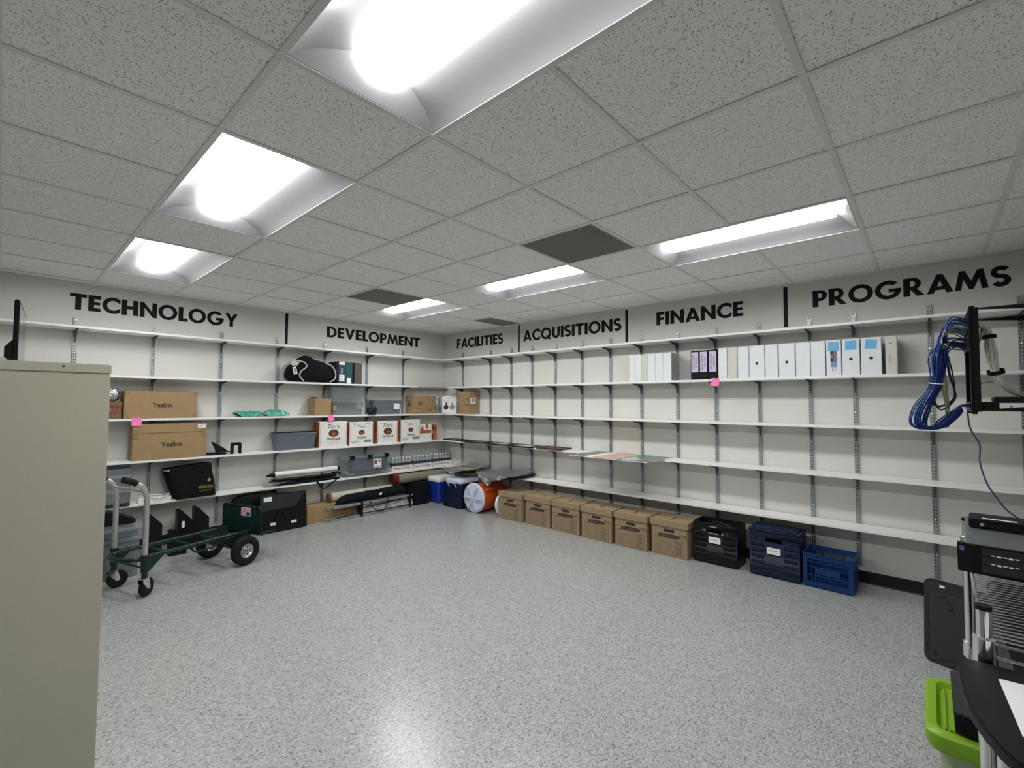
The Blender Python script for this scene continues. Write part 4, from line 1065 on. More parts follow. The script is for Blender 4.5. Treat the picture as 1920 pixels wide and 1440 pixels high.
# bubble wrapped frames on the lowest tier
def wrapped(label, y0, y1, x0, x1, seed, gold):
    t = thing('wrapped_frame', label, 'picture frame', ((x0 + x1) / 2, (y0 + y1) / 2, SH[4]), RW, 'bubble wrapped frames')
    w, d = abs(y1 - y0), abs(x1 - x0)
    for k, (dx, dz, ma) in enumerate(((0, 0.002, BLK), (0.03, 0.026, BLK))):
        f = MB().use(ma).box(-w / 2 + dx, w / 2 + dx - 0.04, -d / 2 + dx * .5, d / 2 - 0.005, dz, dz + 0.022)
        f.build('frame', t, bevel=0.003, seg=1)
    MB().use(gold).box(-w / 2 + 0.055, w / 2 - 0.035, -d / 2 + 0.045, d / 2 - 0.03, 0.0481, 0.0492).build('picture', t)
    first = gold is not GREYST
    def crk(x, y, q):   # crumpled film: ridged noise
        return sum((0.5 - abs(noise.noise(Vector((x * f, y * f, q + f))))) * w for f, w in ((9, 0.5), (19, 0.32), (37, 0.22)))
    def top(u, v):
        a = u * 2 - 1
        b = 0.42 + 0.58 * v if first else v
        lift = (0.05 * math.exp(-((b - 0.75) / 0.22) ** 2) * (1 - 0.6 * a * a)) if first else 0.05 * max(0, b - 0.4) * (1.0 + 0.5 * a)
        return Vector((a * (w / 2 + 0.03), -d / 2 + 0.01 + b * (d - 0.02), 0.055 + lift + 0.035 * crk(a * .3, b * .3, seed)))
    MB().use(BUBBLE).grid(70, 36, top).build('bubble_wrap', t, smooth=True)
    fall0 = 0.11 if first else 0.19
    def drape(u, v, off=0.0):
        a = u * 2 - 1
        fall = fall0 * (1 - 0.6 * (a + 0.15) ** 2) * (0.75 + 0.4 * noise.noise(Vector((a * 2.5, seed, 0))))
        n = crk(a * .35, v * .3, seed + 4 + off)
        return Vector((a * (w / 2 + 0.02) * (1 - 0.45 * v), -d / 2 + 0.012 - 0.055 * (1 - (1 - v) ** 2) - 0.05 * n * v - off, 0.058 - v * fall + 0.02 * n * v))
    MB().use(BUBBLE).grid(70, 26, drape).grid(70, 26, lambda u, v: drape(u, v * 0.8, 0.014)).build('bubble_wrap', t, smooth=True)
wrapped('frame with a gold picture under loose bubble wrap above the navy cooler', -0.64, -1.14, -0.52, -0.03, 1.5, mat('gold_picture', (0.32, 0.28, 0.17), 0.4, var=0.3, vscale=8))
wrapped('frame fully bundled in bubble wrap above the orange drink cooler', -1.30, -1.98, -0.48, -0.03, 6.5, GREYST)

# ------------------------------------------------------------------ floor along the right wall
def banker(label, y0, y1, xf, ry=0.0):
    w = abs(y1 - y0) - 0.012
    d, h = 0.335, 0.345
    t = thing('file_box', label, 'cardboard box', (xf, (y0 + y1) / 2, 0), RW + ry, 'cardboard file boxes on the floor')
    bd = MB().use(CARD2); bd.box(-w / 2 + 0.009, w / 2 - 0.009, 0.010, d - 0.009, 0, h - 0.0055); bd.build('body', t, bevel=0.003)
    ld = MB().use(CARD2)
    e = 0.001
    ld.box(-w / 2, w / 2, 0, d, h - 0.005, h).box(-w / 2, w / 2, 0, 0.003, h - 0.06, h - 0.005).box(-w / 2, w / 2, d - 0.003, d, h - 0.06, h - 0.005).box(-w / 2, -w / 2 + 0.003, 0.003, d - 0.003, h - 0.06, h - 0.005).box(w / 2 - 0.003, w / 2, 0.003, d - 0.003, h - 0.06, h - 0.005)
    l = ld.build('lid', t)
    MB().use(INKB).box(-0.008, 0.008, 0.075, 0.185, h + 0.0001, h + 0.0009).build('lid_slot', l)
    MB().use(INK).prism(rrect(-0.055, 0.055, h - 0.112, h - 0.085, 0.0134), 0.0086, 0.0098, 'y').build('hand_hole', t)
    zl = h - 0.148
    lo = MB().use(INKB).shape([[(-0.105, zl - 0.013), (-0.05, zl - 0.019), (0.05, zl - 0.019), (0.105, zl - 0.013), (0.105, zl + 0.013), (0.05, zl + 0.019), (-0.05, zl + 0.019), (-0.105, zl + 0.013)]], 0.0086, 0.0098).build('logo', t)
    words('lettering', 'BANKERS BOX', mat('faded_kraft_print', (0.20, 0.145, 0.09), 0.8), lo, 0, zl, 0.017, y=0.0080, width=0.165)
    pr = MB().use(INKL)
    pr.box(-w / 2 + 0.006, -0.11, 0.0090, 0.0098, h - 0.140, h - 0.138).box(0.11, w / 2 - 0.006, 0.0090, 0.0098, h - 0.152, h - 0.150)
    pr.box(-0.15, 0.15, 0.0090, 0.0098, 0.168, 0.1695).box(-0.15, 0.15, 0.0090, 0.0098, 0.018, 0.0195).box(-0.15, -0.1485, 0.0090, 0.0098, 0.018, 0.168).box(0.1485, 0.15, 0.0090, 0.0098, 0.018, 0.168).box(0.055, 0.0565, 0.0090, 0.0098, 0.018, 0.168)
    for k in range(6): pr.box(-0.14, 0.05, 0.0090, 0.0098, 0.040 + k * 0.020, 0.0412 + k * 0.020)
    for k in range(10): pr.box(0.065, 0.14 - 0.01 * (k % 3), 0.0090, 0.0098, 0.026 + k * 0.0138, 0.0300 + k * 0.0138)
    pr.box(-0.145, -0.085, 0.0090, 0.0098, 0.174, 0.180).box(0.10, 0.17, 0.0090, 0.0098, h - 0.125, h - 0.119).box(0.12, 0.175, 0.0090, 0.0098, h - 0.138, h - 0.133)
    q = pr.build('form_print', t); q['kind'] = 'stuff'
fb = [(-1.745, -2.155, -0.525), (-2.165, -2.572, -0.495), (-2.58, -2.99, -0.50), (-3.0, -3.405, -0.51), (-3.415, -3.80, -0.505), (-3.81, -4.20, -0.48)]
fl = ['brown cardboard file box at the left end of the floor row, beside the orange cooler', 'brown cardboard file box, second from the left on the floor', 'brown cardboard file box, third from the left on the floor', 'brown cardboard file box, third from the right on the floor', 'brown cardboard file box, second from the right on the floor', 'brown cardboard file box at the right end, beside the black crate']
for (a, b, x), l in zip(fb, fl): banker(l, a, b, x)

def folding_crate(label, y0, y1, xf, d, h, ma, lid, ry=0.0):
    w = abs(y1 - y0)
    t = thing('folding_crate', label, 'crate', (xf, (y0 + y1) / 2, 0), RW + ry, 'folding plastic crates')
    th = 0.012
    wl = MB().use(ma)
    def wall(x0, x1, y0, y1): wl.box(x0, x1, y0, y1, 0.012, h)
    hx = 0.058
    wl.box(-w / 2, w / 2, 0, th, 0.012, h - 0.085).box(-w / 2, -hx, 0, th, h - 0.085, h - 0.05).box(hx, w / 2, 0, th, h - 0.085, h - 0.05).box(-w / 2, w / 2, 0, th, h - 0.05, h)
    wl.box(-w / 2, w / 2, d - th, d, 0.012, h).box(-w / 2, -w / 2 + th, th, d - th, 0.012, h).box(w / 2 - th, w / 2, th, d - th, 0.012, h).box(-w / 2 + th, w / 2 - th, th, d - th, 0.012, 0.02)
    wl.box(-w / 2 + 0.02, w / 2 - 0.02, 0.015, d - 0.015, 0, 0.012)
    wl.build('body', t, bevel=0.003, seg=1)
    rb = MB().use(ma)
    for x0, x1 in ((-w / 2 + 0.015, -0.075), (0.075, w / 2 - 0.015)):
        for k in range(5):
            z = 0.06 + k * (h - 0.13) / 5
            rb.box(x0, x1, -0.004, -0.0002, z, z + 0.022)
    for k in range(2): rb.box(-0.07, 0.07, -0.003, -0.0002, 0.075 + k * 0.03, 0.085 + k * 0.03)
    q = rb.build('ribs', t); q['kind'] = 'stuff'
    sl = MB().use(INK)
    for x in (-w * .36, 0, w * .36): sl.box(x - 0.014, x + 0.014, -0.0012, -0.0002, 0.032, 0.040)
    for x in (-0.105, 0.105): sl.box(x - 0.014, x + 0.014, -0.0012, -0.0002, h - 0.085, h - 0.062)
    q = sl.build('slots', t); q['kind'] = 'stuff'
    lb = MB().use(PAPER).prism(rrect(-0.052, 0.052, -0.028, 0.028, 0.006), -0.0008, 0, 'y').build('label', t, loc=(0.0, -0.0042, h * 0.60))
    words('lettering', 'PROGRAMS', mat('red_ink', (0.45, 0.06, 0.05), 0.6), lb, 0, 0.004, 0.018, y=-0.001, width=0.07)
    if lid:
        l = MB().use(ma).box(-w / 2 - 0.006, w / 2 + 0.006, -0.006, d + 0.004, h + 0.0005, h + 0.018).box(-w / 2 + 0.02, w / 2 - 0.02, 0.015, d - 0.02, h + 0.018, h + 0.026)
        l.build('lid', t, bevel=0.003, seg=1)
        MB().use(ma).box(-0.06, 0.06, 0.03, 0.07, h + 0.0262, h + 0.03).build('lid_latch', t)
    return t
t = folding_crate('black folding crate with white label and silver tape at its handle', -4.222, -4.615, -0.415, 0.25, 0.375, BLK, False)
MB().use(SILV).box(-0.045, 0.02, -0.0015, -0.0003, 0.34, 0.35).box(-0.055, 0.03, -0.0015, -0.0003, 0.28, 0.288).box(-0.10, -0.082, -0.0025, -0.0012, 0.298, 0.312).box(0.06, 0.075, -0.0015, -0.0003, 0.285, 0.3).build('silver_tape', t)
MB().use(DKG).tube([(-0.03, 0.008, 0.377), (-0.01, 0.004, 0.392), (0.05, 0.02, 0.388), (0.13, 0.03, 0.37)], 0.004, 6, smooth=5).tube([(-0.02, 0.016, 0.377), (0.02, 0.012, 0.396), (0.07, 0.03, 0.385), (0.12, 0.05, 0.37)], 0.004, 6, smooth=5).build('cord', t)
t = folding_crate('navy folding crate with a lid and white label', -4.715, -5.098, -0.42, 0.26, 0.385, NAVYP, True)

# blue milk crate
t = thing('milk_crate', 'blue open plastic milk crate, rightmost on the floor', 'crate', (-0.41, -5.285, 0), RW - 0.02)
w_, d_, h_ = 0.335, 0.285, 0.272
cr = MB().use(MILK)
cr.box(-w_ / 2, w_ / 2, 0, d_, 0.012, 0.018).box(-w_ / 2 + 0.012, w_ / 2 - 0.012, 0.012, d_ - 0.012, 0.0, 0.012)
cr.build('floor_panel', t)
for nm, (L_, M_) in dict(front_wall=(w_, Matrix.Identity(4)), back_wall=(w_, Matrix.Translation((0, d_ - 0.006, 0))), side_a=(d_, Matrix.Translation((-w_ / 2 + 0.006, d_ / 2, 0)) @ Matrix.Rotation(pi / 2, 4, 'Z')), side_b=(d_, Matrix.Translation((w_ / 2, d_ / 2, 0)) @ Matrix.Rotation(pi / 2, 4, 'Z'))).items():
    g = MB().use(MILK); hx = L_ / 2 - (0 if 'wall' in nm else 0.007)
    g.box(-hx, hx, 0, 0.006, h_ - 0.045, h_, M_).box(-hx, hx, 0, 0.006, 0.018, 0.048, M_)
    for s in (-1, 1): g.box(s * hx - 0.03 * (s > 0), s * hx + 0.03 * (s < 0), 0, 0.006, 0.048, h_ - 0.045, M_)
    if 'front' in nm:
        g.box(-0.085, 0.085, 0, 0.005, 0.115, 0.165, M_)
        for z in (0.048, 0.10, 0.165, 0.205): g.box(-hx + 0.03, hx - 0.03, -0.003, 0.005, z, z + 0.005, M_)
        for x in (-0.11, -0.085, -0.05, -0.017, 0.017, 0.05, 0.085, 0.11): g.box(x - 0.002, x + 0.002, -0.002, 0.005, 0.048, 0.115, M_)
        for x in (-0.11, 0.11): g.box(x - 0.002, x + 0.002, -0.002, 0.005, 0.115, h_ - 0.045, M_)
        for k in range(9): g.box(-hx + 0.02 + k * (2 * hx - 0.04) / 8 - 0.002, -hx + 0.02 + k * (2 * hx - 0.04) / 8 + 0.002, -0.004, 0.0, h_ - 0.045, h_ - 0.004, M_)
    elif 'back' in nm:
        g.box(-hx + 0.03, hx - 0.03, 0, 0.006, 0.06, 0.175, M_)
        for x in (-0.075, 0.075): g.box(x - 0.006, x + 0.006, 0, 0.006, 0.175, h_ - 0.045, M_)
    else:
        g.box(-hx + 0.03, hx - 0.03, 0, 0.005, 0.05, 0.17, M_)
        for k in range(4): g.box(-0.09 + k * 0.06, -0.084 + k * 0.06, -0.002, 0.005, 0.05, h_ - 0.045, M_)
    g.build('wall_panel', t)
MB().use(MILK).box(-w_ / 2 - 0.008, w_ / 2 + 0.008, -0.008, -0.0002, h_ - 0.008, h_).box(-w_ / 2 - 0.008, w_ / 2 + 0.008, d_ + 0.0002, d_ + 0.008, h_ - 0.008, h_).box(-w_ / 2 - 0.008, -w_ / 2 - 0.0002, 0, d_, h_ - 0.008, h_).box(w_ / 2 + 0.0002, w_ / 2 + 0.008, 0, d_, h_ - 0.008, h_).build('rim', t)

# coolers in the corner
def cooler(label, loc, rotz, w, d, h, lidh, ma, lidm, taper, wheels=False, handle=False):
    t = thing('cooler', label, 'cooler', loc, rotz, 'coolers in the corner')
    def rg(k, z, g=0.0):
        a, b = w - 2 * taper * (1 - k) + 2 * g, d - 2 * taper * (1 - k) + 2 * g
        return [(x, y + d / 2, z) for x, y in rrect(-a / 2, a / 2, -b / 2, b / 2, 0.03)]
    hb = h - lidh
    MB().use(ma).loft([rg(0, 0.0, -0.008), rg(0, 0.008), rg(0.2, hb * 0.22), rg(1, hb * 0.75), rg(1, hb)]).build('body', t, smooth=True)
    MB().use(lidm).loft([rg(1, hb + 0.0005, 0.006), rg(1, hb + 0.012, 0.010), rg(1, h - 0.02, 0.008), rg(1, h - 0.006, -0.002), rg(1, h, -0.02)]).build('lid', t, smooth=True)
    MB().use(lidm).loft([rg(1, h + 0.0002, -0.05), rg(1, h + 0.006, -0.056)]).build('lid_panel', t, smooth=True)
    if handle:
        MB().use(lidm).tube([(-0.075, -0.002, hb - 0.055), (-0.075, -0.03, hb - 0.01), (-0.07, -0.034, hb + 0.004), (0.07, -0.034, hb + 0.004), (0.075, -0.03, hb - 0.01), (0.075, -0.002, hb - 0.055)], 0.008, 8, smooth=3).build('handle', t, smooth=True)
    if wheels:
        for y in (0.035,):
            wl = MB().use(RUB).cyl((-w / 2 - 0.038, y, 0.052), (-w / 2 - 0.006, y, 0.052), 0.052, 24).build('wheel', t, bevel=0.005)
            MB().use(DKG).cyl((-w / 2 - 0.041, y, 0.052), (-w / 2 - 0.0385, y, 0.052), 0.026, 16).build('hub', wl)
    return t
cooler('royal blue cooler with a white lid in the corner', (-0.545, -0.430, 0), RW, 0.255, 0.33, 0.385, 0.07, BLUEP, WPLAS, 0.022)
cooler('navy wheeled cooler with a pale blue lid and white handle', (-0.575, -0.912, 0), RW, 0.32, 0.36, 0.415, 0.06, NAVYP, BWPLAS, 0.012, wheels=True, handle=True)
# orange drink cooler lying on its side, lid towards the room
t = thing('drink_cooler', 'orange drink cooler lying on its side with its white ribbed lid facing out', 'cooler', (-0.57, -1.325, 0.2), 0)
MX = Matrix.Rotation(pi / 2, 4, 'Y')
MB().use(ORNG).lathe([(0.186, 0.028), (0.193, 0.034), (0.194, 0.06), (0.190, 0.075), (0.184, 0.40), (0.178, 0.47), (0.165, 0.485)], 48, MX).build('body', t, smooth=True)
ld = MB().use(BWPLAS).lathe([(0.172, 0.0), (0.190, 0.004), (0.198, 0.012), (0.2, 0.026), (0.196, 0.0275), (0.05, 0.0278)], 48, MX).build('lid', t, smooth=True)
for k in range(3):
    a = k * pi / 3
    MB().use(BWPLAS).box(-0.014, 0.014, -0.176, 0.176, -0.020, -0.0003, MX @ Matrix.Rotation(a, 4, 'Z')).build('rib', ld, bevel=0.005)
MB().use(BWPLAS).lathe([(0.03, -0.0215), (0.036, -0.0004)], 20, MX).build('hub', ld, smooth=True)
for s, ang in ((-1, 1.0), (1, -2.14)):
    M_ = Matrix.Rotation(ang, 4, 'X')
    MB().use(ORNG).tube([M_ @ Vector(p) for p in ((0.07, 0, 0.188), (0.07, 0.0, 0.232), (0.09, 0, 0.242), (0.19, 0, 0.240), (0.21, 0, 0.228), (0.21, 0, 0.186))], 0.014, 8, smooth=3).build('handle', t, smooth=True)
t = thing('round_lid', 'white round plastic lid standing on edge behind the leftmost file box', 'lid', (-0.385, -1.712, 0.155), 0)
MB().use(WPLAS).lathe([(0.145, -0.018), (0.155, -0.008), (0.155, 0.008), (0.15, 0.018)], 36, Matrix.Rotation(pi / 2, 4, 'X')).build('disc', t, smooth=True)

# ------------------------------------------------------------------ floor along the left wall
t = cbox('carton', 'flat brown carton lying on the floor behind the folded metal legs', 'cardboard box', (-1.95, -0.285, 0), 0, 0.80, 0.26, 0.195, CARD, tape=False)
MB().use(TAPE).box(-0.4009, -0.4001, 0.10, 0.16, 0.05, 0.195).build('packing_tape', t)
# folded aluminium legs
t = thing('folded_table_legs', 'bundle of folded grey metal table legs strapped together on the floor', 'metal frame', (-1.47, -0.40, 0), 0)
for k, (x0, x1, y, z) in enumerate(((-0.64, 0.585, 0.0, 0.014), (-0.70, 0.57, 0.05, 0.018), (-0.60, 0.58, 0.0, 0.165), (-0.68, 0.50, 0.05, 0.168))):
    MB().use(ALUD).box(x0, x1, y - 0.012, y + 0.012, z - 0.013, z + 0.013).build('rail', t, bevel=0.002, seg=1)
for k in range(5):
    MB().use(mat('pale_aluminium', (0.58, 0.59, 0.60), 0.5)).box(-0.20, 0.585, -0.004 + k * 0.012, 0.004 + k * 0.012, 0.045 + k * 0.021, 0.061 + k * 0.021).build('slat', t)
for x in (-0.22, 0.53): MB().use(BLK).box(x - 0.016, x + 0.016, -0.016, 0.066, 0.001, 0.182).build('strap', t)
MB().use(BLK).tube([(-0.60, 0, 0.03), (-0.24, 0.004, 0.06), (0.58, 0.004, 0.032)], 0.006, 6).tube([(-0.24, 0, 0.11), (0.56, 0.002, 0.14)], 0.006, 6).build('brace', t)
MB().use(BLKF).tube([(-0.10, -0.02, 0.178), (-0.07, -0.03, 0.10), (0.0, -0.034, 0.035), (0.07, -0.034, 0.03), (0.13, -0.03, 0.08), (0.17, -0.02, 0.178)], 0.006, 6, smooth=5).build('carry_strap', t, smooth=True)
# black bag on the legs
t = thing('carry_bag', 'long black fabric carry bag lying across the folded metal legs', 'bag', (-1.47, -0.385, 0.184), 0)
def lbag(u, v):
    a = u * 2 * pi; x = -0.55 + v * 1.09
    k = (1 - abs(v * 2 - 1) ** 10) * (0.9 + 0.22 * v)
    ny = 0.09 * noise.noise(Vector((x * 5, cos(a) * 2, sin(a) * 2)))
    return Vector((x, 0.055 + 0.072 * k * cos(a) * (1 + ny), max(0.0005, 0.060 * k * (1 + sin(a)) * (1 + ny) + 0.012 * noise.noise(Vector((x * 3, 1, 1))))))
MB().use(BLKF).grid(24, 44, lbag).build('bag_body', t, smooth=True)
MB().use(BLKF).tube([(-0.12, -0.005, 0.07), (-0.05, 0.0, 0.115), (0.02, 0.0, 0.125), (0.08, -0.003, 0.09)], 0.009, 6, smooth=5).build('handle', t, smooth=True)
plate(t, 'tag', PAPER, 0.035, 0.075, 0.055, 0.085, y=-0.026)
# cream screen roll
t = thing('canvas_roll', 'cream canvas roll lying behind the black carry bag', 'roll', (-1.56, -0.175, 0.197), 0)
MB().use(CREAM).lathe([(0.055, -0.44), (0.0575, -0.435), (0.0575, 0.46), (0.055, 0.465)], 24, Matrix.Translation((0, 0, 0.0585)) @ Matrix.Rotation(pi / 2, 4, 'Y')).build('roll_body', t, smooth=True)
MB().use(CARDD).lathe([(0.0585, -0.475), (0.0585, -0.441)], 24, Matrix.Translation((0, 0, 0.0585)) @ Matrix.Rotation(pi / 2, 4, 'Y')).build('end_cap', t, smooth=True)
# black case and carpet roll on it
t = thing('equipment_case', 'black fabric case standing in the corner under the carpet roll', 'case', (-0.705, -0.40, 0), 0)
MB().use(BLKF).box(-0.145, 0.135, 0, 0.30, 0, 0.312).build('case_body', t, bevel=0.02)
MB().use(BLKF).tube([(-0.06, -0.003, 0.2), (-0.05, -0.02, 0.225), (0.05, -0.02, 0.225), (0.06, -0.003, 0.2)], 0.008, 6, smooth=3).build('handle', t, smooth=True)
t = thing('carpet_roll', 'rolled carpet with red pile showing at its end, on the black case', 'carpet roll', (-0.56, -0.225, 0.3125), 0)
MB().use(CARPET).lathe([(0.066, -0.48), (0.068, -0.40), (0.068, 0.42), (0.066, 0.425)], 28, Matrix.Translation((0, 0, 0.0685)) @ Matrix.Rotation(pi / 2, 4, 'Y')).build('carpet_back', t, smooth=True)
MB().use(CRED).lathe([(0.072, -0.555), (0.077, -0.54), (0.076, -0.485), (0.067, -0.4803)], 28, Matrix.Translation((0, 0, 0.0775)) @ Matrix.Rotation(pi / 2, 4, 'Y')).build('carpet_pile', t, smooth=True)
sp = [(0, 0.0775 + (0.008 + 0.0045 * k / 3) * sin(k * 0.52) * 1.0, 0) for k in range(40)]
MB().use(mat('dark_red_gap', (0.05, 0.004, 0.004), 0.95)).tube([(-0.5565, (0.006 + 0.0016 * k) * cos(k * 0.6), 0.0775 + (0.006 + 0.0016 * k) * sin(k * 0.6)) for k in range(38)], 0.0022, 5).build('spiral', t)
# large black flat case with labels and the black mass behind it
t = thing('portfolio_case', 'large black flat case with white stickers leaning under the lowest left shelf', 'case', (-2.655, -0.375, 0.0), 0)
MB().use(BLK).prism([(-0.25, 0.0), (0.27, 0.0), (0.255, 0.425), (-0.27, 0.45)], 0.0, 0.035, 'y').build('panel', t, bevel=0.008)
MB().use(DKG).prism([(-0.26, 0.25), (0.12, 0.27), (0.245, 0.42), (-0.265, 0.44)], -0.006, -0.0003, 'y').build('pocket', t, bevel=0.002)
plate(t, 'sticker', PAPER, -0.225, -0.14, 0.36, 0.41, y=-0.0065)
plate(t, 'sticker', PAPER, -0.145, -0.085, 0.085, 0.115, y=-0.0008)
plate(t, 'sticker', PAPER, 0.085, 0.145, 0.075, 0.105, y=-0.0008)
MB().use(BLKM).tube([(-0.10, -0.01, 0.12), (-0.08, -0.02, 0.20), (-0.02, -0.02, 0.24), (0.03, -0.012, 0.14)], 0.008, 6, smooth=4).build('clasp', t, smooth=True)
MB().use(SCREW).lathe([(0.008, 0), (0.004, 0.004)], 8, Matrix.Translation((-0.095, -0.012, 0.16)) @ Matrix.Rotation(pi / 2, 4, 'X')).build('stud', t)
t = thing('equipment_bag', 'bulky black bag behind the large flat case', 'bag', (-2.87, -0.325, 0), 0)
def bulk(u, v):
    th, ph = u * 2 * pi, (v - 0.5) * pi
    p = Vector((cos(ph) * cos(th), cos(ph) * sin(th), sin(ph)))
    p = Vector([math.copysign(abs(c) ** 0.45, c) for c in p])
    k = 1 + 0.08 * noise.noise(p * 2.5)
    return Vector((p.x * 0.28 * k, 0.145 + p.y * 0.12, max(0.001, 0.215 + p.z * 0.215 * k)))
MB().use(BLKF).grid(32, 20, bulk).build('bag_body', t, smooth=True)
MB().use(BLKF).tube([(-0.12, 0.02, 0.36), (-0.08, 0.0, 0.41), (0.02, 0.0, 0.41), (0.06, 0.02, 0.37)], 0.01, 6, smooth=4).build('strap', t, smooth=True)

def mag_file(label, x, y, w, d, h, low, rz=0.0, hole=True):
    t = thing('magazine_file', label, 'magazine file', (x, y, 0), rz, 'black magazine files on the floor')
    pr = [(-w / 2, 0), (w / 2, 0), (w / 2, low), (w * 0.38, low + 0.02), (-w / 2 + 0.03, h), (-w / 2, h)]
    MB().use(BLK).prism(pr, 0, 0.004, 'y').build('side_panel', t)
    MB().use(BLK).prism(pr, d - 0.004, d, 'y').build('side_panel', t)
    MB().use(BLK).box(-w / 2, w / 2, 0.0042, d - 0.0042, 0, 0.004).build('base', t)
    MB().use(BLK).box(-w / 2, -w / 2 + 0.004, 0.0042, d - 0.0042, 0.0042, h).build('back', t)
    MB().use(BLK).box(w / 2 - 0.004, w / 2, 0.0042, d - 0.0042, 0.0042, low).build('front', t)
    if hole: MB().use(PAPER).prism(rrect(-w / 2 + 0.035, -w / 2 + 0.06, h * 0.55, h * 0.72, 0.012), -0.0012, -0.0003, 'y').build('label', t)
    return t
mag_file('black magazine file with a pale oval, left of the pair behind the hand truck', -3.60, -0.36, 0.14, 0.10, 0.40, 0.27)
mag_file('black magazine file, right of the pair behind the hand truck', -3.455, -0.33, 0.13, 0.10, 0.40, 0.28, hole=False)
mag_file('small low black tray left of the magazine files', -3.69, -0.50, 0.14, 0.09, 0.24, 0.16, hole=False)
mag_file('tall black magazine file beside the clear totes on the floor', -3.885, -0.50, 0.13, 0.10, 0.44, 0.32, hole=False)

# clear totes at the far left, partly hidden by the cabinet
t = bin_('storage_tote', 'clear tote with a pale rim on the floor behind the hand truck', (-4.17, -0.885, 0.0), 0, 0.26, 0.42, 0.335, CLEARG, GREYST, 0.8, CLEAR, 0.012)
MB().use(LIME).lathe([(0.018, 0), (0.018, 0.002)], 14, Matrix.Translation((0.055, -0.002, 0.235)) @ Matrix.Rotation(pi / 2, 4, 'X')).build('emblem', t)
t = bin_('storage_tote', 'shallow dark grey clear box stacked on the floor tote', (-4.17, -0.87, 0.337), 0, 0.25, 0.38, 0.078, CLEARG, GREYST, 0.6, CLEARG, 0.008)
t = thing('small_monitor', 'small black monitor back lying on the stacked clear totes', 'monitor', (-4.16, -0.72, 0.4165), 0)
MB().use(BLK).prism([(-0.14, 0), (0.105, 0), (0.105, 0.035), (-0.06, 0.115), (-0.14, 0.115)], 0, 0.16, 'y').build('casing', t, bevel=0.004)

# ------------------------------------------------------------------ filing cabinet and monitor on the left
CZ, CY = 1.612, -3.80
t = thing('filing_cabinet', 'tall beige steel filing cabinet seen from its plain back, left foreground', 'filing cabinet', (-5.05, CY, 0), 0)
MB().use(BEIGE).box(-0.42, 0.4195, 0.0005, 0.46, 0.02, CZ - 0.0325).build('carcass', t, bevel=0.003)
MB().use(BEIGE).box(-0.4225, 0.4215, -0.0015, 0.462, CZ - 0.032, CZ).build('top_cap', t, bevel=0.003)
MB().use(SLOT).box(-0.40, 0.40, 0.02, 0.44, 0, 0.02).build('plinth', t)
MB().use(SLOT).lathe([(0.0035, 0), (0.0035, 0.0006)], 12, Matrix.Translation((0.30, -0.0016, CZ - 0.012)) @ Matrix.Rotation(pi / 2, 4, 'X')).build('screw_hole', t)
MB().use(SLOT).lathe([(0.0014, 0), (0.0014, 0.0005)], 8, Matrix.Translation((0.325, -0.0016, CZ - 0.018)) @ Matrix.Rotation(pi / 2, 4, 'X')).build('screw_hole', t)
for k in range(5):   # drawer fronts on the far side
    z = 0.05 + k * 0.302
    d = MB().use(BEIGE).box(-0.405, 0.405, 0.4605, 0.478, z, z + 0.292).build('drawer', t, bevel=0.003)
    MB().use(CHROME).box(-0.07, 0.07, 0.4785, 0.496, z + 0.20, z + 0.215).build('handle', d, bevel=0.003)
t = thing('monitor', 'flat black monitor seen almost edge on atop the beige filing cabinet', 'monitor', (-4.852, -3.56, CZ + 0.0005), radians(86.4))
hm = 0.228
MB().use(BLK).box(0, 0.42, 0, 0.013, 0.004, hm).build('casing', t, bevel=0.003)
MB().use(SCRN).box(0.012, 0.408, -0.0008, -0.0001, 0.018, hm - 0.012).build('screen', t)
MB().use(BLK).prism([(0.013 + 0.0001, 0.01), (0.032, 0.01), (0.032, 0.06), (0.0131, 0.085)], 0.0, 0.40, 'x').build('rear_bulge', t)
MB().use(BLK).box(0.12, 0.30, -0.015, 0.03, 0, 0.0035).build('foot', t)
t = thing('adapter', 'small pale adapter with a black plug atop the filing cabinet', 'adapter', (-4.895, -3.56, CZ + 0.0005), 0)
MB().use(CREAM).box(-0.03, 0.018, -0.02, 0.02, 0, 0.022).build('casing', t, bevel=0.004)
MB().use(BLK).box(-0.03, 0.0, -0.036, -0.0205, 0, 0.012).build('plug', t, bevel=0.003)

